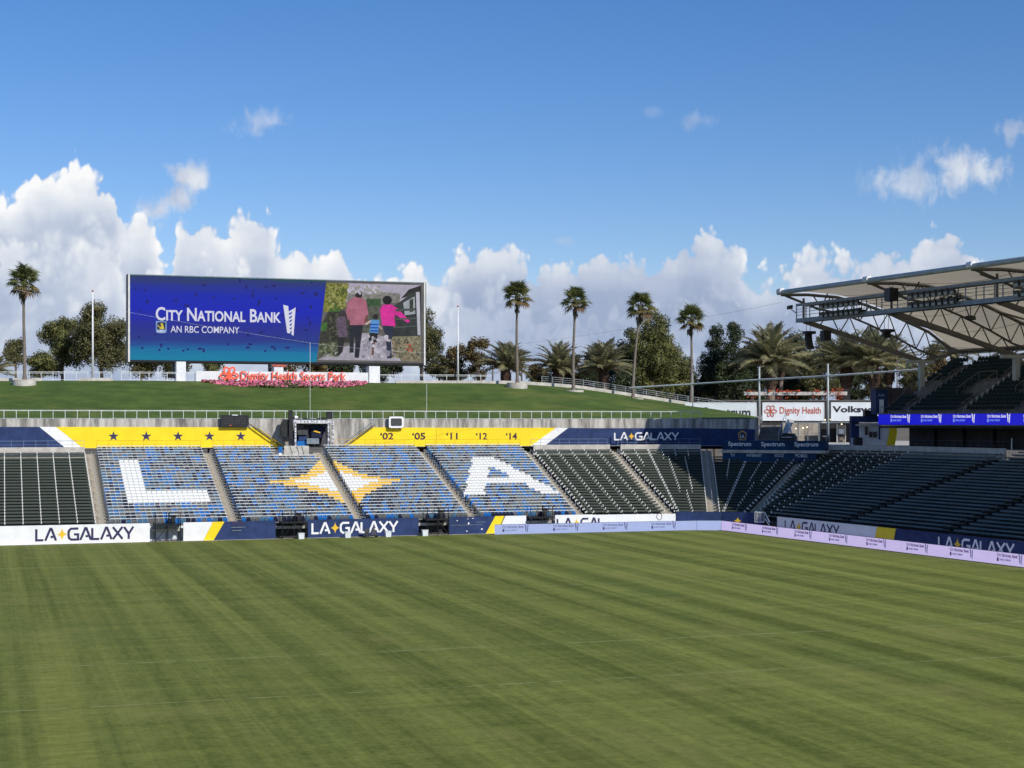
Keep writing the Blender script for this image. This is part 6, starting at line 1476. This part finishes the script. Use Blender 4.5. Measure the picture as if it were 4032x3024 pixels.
# broadleaf trees: limbs plus thousands of leaves set in clumps through the crown
LM = {'gum': leaf_mat('gum_leaf', (.052, .058, .019, 1), (.138, .130, .050, 1), .12), 'brown': leaf_mat('brown_leaf', (.062, .048, .015, 1), (.150, .108, .036, 1), .12),
      'dark': leaf_mat('dark_leaf', (.017, .027, .010, 1), (.050, .064, .024, 1), .1), 'olive': leaf_mat('olive_leaf', (.058, .070, .018, 1), (.155, .158, .048, 1), .12)}
def tree(px0, px1, pyt, pyb, d, kind, label, seed, dens=1., clumps=None, airy=.5, lf=.34, shape='round'):
    """crown filling the image span px0..px1, pyt..pyb at depth d"""
    r = random.Random(seed); k = d/FPX; w = (px1-px0)*k; h = (pyb-pyt)*k; b = at_depth((px0+px1)/2, pyb, d)
    s = thing('pine_tree' if shape == 'cone' else 'tree', label, 'tree', b, group='trees beyond the bank')
    cl_ = []; n = clumps or int(16+w*h*.62)
    tries = 0
    while len(cl_) < n and tries < 6000:
        tries += 1; u, v_, e = r.uniform(-1, 1), r.uniform(0, 1), r.uniform(-1, 1)
        if shape == 'cone': lim = (1-v_)**.75*.95+.06; ok = u*u+e*e < lim*lim
        elif shape == 'tall': lim = .55+.45*math.sin(math.pi*min(1, v_*1.1)); lim *= (1-.55*v_**3); ok = u*u+e*e < lim*lim
        else: vv = (v_-.55)/.5; ok = u*u+e*e*.9+vv*vv < 1.0
        if not ok: continue
        c = Vector((u*w/2, e*w*.38, h*(.08+.92*v_)))
        if mnoise.noise(Vector((c.x*.28+seed, c.y*.28, c.z*.28))) < -.45+airy*.28: continue
        cl_.append((c, r.uniform(.55, 1.15)*(.16*min(w, h)+.35)))
    g = MB()
    for c, q in cl_:
        m_ = int(190*dens*(q/.9)**1.5)
        for i in range(m_):
            a = Vector((r.gauss(0, 1), r.gauss(0, 1), r.gauss(0, 1)*.75)).normalized()*q*(r.random()**.4); p = c+a
            if p.z < .1: continue
            nrm = (a.normalized()+Vector((r.gauss(0, .6), r.gauss(0, .6), r.gauss(.2, .6)))).normalized(); t1 = nrm.orthogonal().normalized(); t1.rotate(Matrix.Rotation(r.uniform(0, 6.3), 3, nrm)); t2 = nrm.cross(t1); L = lf*r.uniform(.7, 1.4)
            g.add([p-t1*L*.5, p+t2*L*.22, p+t1*L*.5, p-t2*L*.22], [(0, 1, 2, 3)])
    o = g.build('crown', LM[kind], s); o.matrix_parent_inverse = Matrix.Identity(4)
    g = MB(); tw = .018*h+.13; tp = Vector((r.uniform(-.06, .06)*w, 0, h*.55)); g.tube((0, 0, -13.), (0, 0, h*.2), tw, 7, tw*.8); g.tube((0, 0, h*.2), tp, tw*.8, 7, tw*.4)
    g.build('trunk', M['trunk'], s).matrix_parent_inverse = Matrix.Identity(4)
    for c, q in r.sample(cl_, min(len(cl_), 12)):
        f_ = r.uniform(.2, .9); st = Vector((0, 0, h*.2)).lerp(tp, f_); md = st.lerp(c, .5)+Vector((0, 0, -.05*h)); g = MB(); g.tube(st, md, tw*.34, 5, tw*.22); g.tube(md, c, tw*.22, 5, tw*.08); g.build('limb', M['trunk'], s).matrix_parent_inverse = Matrix.Identity(4)
T = tree
T(20, 105, 1340, 1500, 262, 'gum', 'small grey-green gum tree at the far left edge', 1, airy=.9)
T(105, 215, 1372, 1500, 240, 'olive', 'low olive-green tree beside the left fan palm', 2, airy=.9)
T(160, 330, 1262, 1500, 246, 'olive', 'broad olive-green gum tree left of the flagpole', 3, airy=1.15)
T(300, 500, 1208, 1500, 240, 'gum', 'tall ragged gum tree between the flagpole and the screen', 4, airy=1.0)
T(470, 640, 1290, 1500, 252, 'gum', 'gum tree whose stems show under the screen\'s left end', 5, airy=.8)
T(640, 760, 1380, 1500, 250, 'gum', 'thin gum tree behind the left pedestal', 6, airy=.9)
T(770, 872, 1412, 1500, 246, 'olive', 'small round tree seen under the screen', 7)
T(1110, 1290, 1400, 1510, 248, 'brown', 'brownish tree under the middle of the screen', 8)
T(1270, 1420, 1390, 1510, 256, 'dark', 'dark tree under the picture half of the screen', 9, airy=.1)
T(1400, 1580, 1395, 1512, 252, 'dark', 'dark tree under the screen\'s right end', 10, airy=.1)
T(1585, 1735, 1205, 1512, 250, 'gum', 'sparse gum tree sticking out right of the screen', 11, dens=.8, airy=1.5)
T(1690, 1770, 1370, 1512, 246, 'gum', 'thin gum sapling left of the right flagpole', 12, airy=1.2)
T(1758, 1842, 1362, 1512, 240, 'brown', 'reddish-brown tree just behind the right flagpole', 13, airy=.1)
T(1825, 1938, 1345, 1512, 238, 'brown', 'larger reddish-brown tree right of the right flagpole', 14, airy=.1)
T(2085, 2150, 1438, 1520, 236, 'brown', 'low brown shrub tree between two fan palms', 15, airy=.6)
T(2135, 2330, 1412, 1530, 232, 'brown', 'wide brown tree in front of a date palm', 16, airy=.3)
T(2270, 2330, 1365, 1540, 262, 'dark', 'slim dark conifer left of the date palm', 17, airy=.1, shape='cone')
T(2310, 2420, 1352, 1545, 266, 'dark', 'dark tree behind the third date palm', 18, airy=.1)
T(2260, 2480, 1450, 1560, 250, 'dark', 'low dark thicket tree below the third date palm', 19, airy=-.2)
T(2470, 2670, 1196, 1590, 244, 'olive', 'tallest dark green tree beside a fan palm', 20, airy=.35, shape='tall', lf=.36)
T(2430, 2560, 1300, 1590, 250, 'dark', 'dark tree at the left flank of the tallest one', 21, airy=.3)
T(2590, 2720, 1372, 1590, 250, 'olive', 'olive tree at the right flank of the tallest one', 22, airy=.2)
T(2690, 2750, 1400, 1600, 268, 'dark', 'slim conifer just right of the tallest tree', 23, airy=0, shape='cone')
T(2745, 2830, 1360, 1610, 262, 'dark', 'conifer left of the dark grove', 24, airy=0, shape='cone')
T(2752, 2880, 1300, 1610, 256, 'dark', 'front conifer of the dark grove', 25, airy=-.2, shape='tall')
T(2820, 2960, 1285, 1610, 250, 'dark', 'tall ragged tree topping the dark grove', 26, airy=.2, shape='tall')
T(2900, 3060, 1340, 1610, 258, 'dark', 'dark tree behind the large date palm', 27, airy=-.2)
T(3040, 3180, 1312, 1610, 262, 'dark', 'dark tree right of the large date palm', 28, airy=.1)
T(3140, 3310, 1330, 1610, 256, 'gum', 'grey-green gum behind the hanging loudspeakers', 29, airy=.3)
T(3260, 3420, 1380, 1612, 262, 'dark', 'dark tree behind the palms under the roof', 30, airy=0)
T(3380, 3500, 1400, 1600, 248, 'gum', 'gum branches hanging behind the palm trunks', 31, airy=.9)
T(3540, 3680, 1430, 1640, 225, 'gum', 'grey-green tree behind the stand\'s end column', 32, airy=.6)
T(3620, 3740, 1365, 1560, 228, 'brown', 'brownish tree behind the roof truss foot', 33, airy=.4)
T(3890, 4032, 1395, 1500, 235, 'brown', 'brown tree behind the glazed screen at the frame edge', 34, airy=.4)
T(1740, 1830, 1440, 1530, 246, 'olive', 'low green bush behind the right flagpole', 38, airy=-.2)
T(2070, 2180, 1462, 1540, 244, 'olive', 'low bush left of the second fan palm', 39, airy=-.2)
T(2180, 2330, 1458, 1550, 250, 'dark', 'low dark bush behind the second fan palm', 40, airy=-.3)
T(2400, 2520, 1470, 1580, 240, 'dark', 'low dark bush at the foot of the tallest tree', 41, airy=-.3)
T(2560, 2800, 1470, 1610, 262, 'dark', 'low dark hedge tree behind the sloping path', 35, airy=-.3)
T(2780, 3000, 1440, 1610, 268, 'dark', 'low dark tree filling the grove\'s foot', 36, airy=-.3)
T(2980, 3260, 1450, 1610, 270, 'dark', 'wide dark tree behind the pergola', 37, airy=-.3)
# utility poles far behind
for px, yt, l in ((2054, 1405, 'brown utility pole left of the date palm trunk'), (1940, 1438, 'thin brown utility pole right of the brown trees')):
    a_, b2 = at_depth(px, 1520, 260), at_depth(px, yt, 260); s = thing('utility_pole', l, 'pole', a_, group='utility poles'); g = MB(); g.tube(a_, b2, .16, 7, .11); g.build('pole', M['trunk'], s)
    g = MB(); R = Vector((CYW, -SYW, 0)); g.bar(b2-R*1.1-U3*.5, b2+R*1.1-U3*.5, .12, .12); g.bar(b2-R*.9-U3*1.3, b2+R*.9-U3*1.3, .1, .1); g.build('cross_arm', M['trunk'], s)
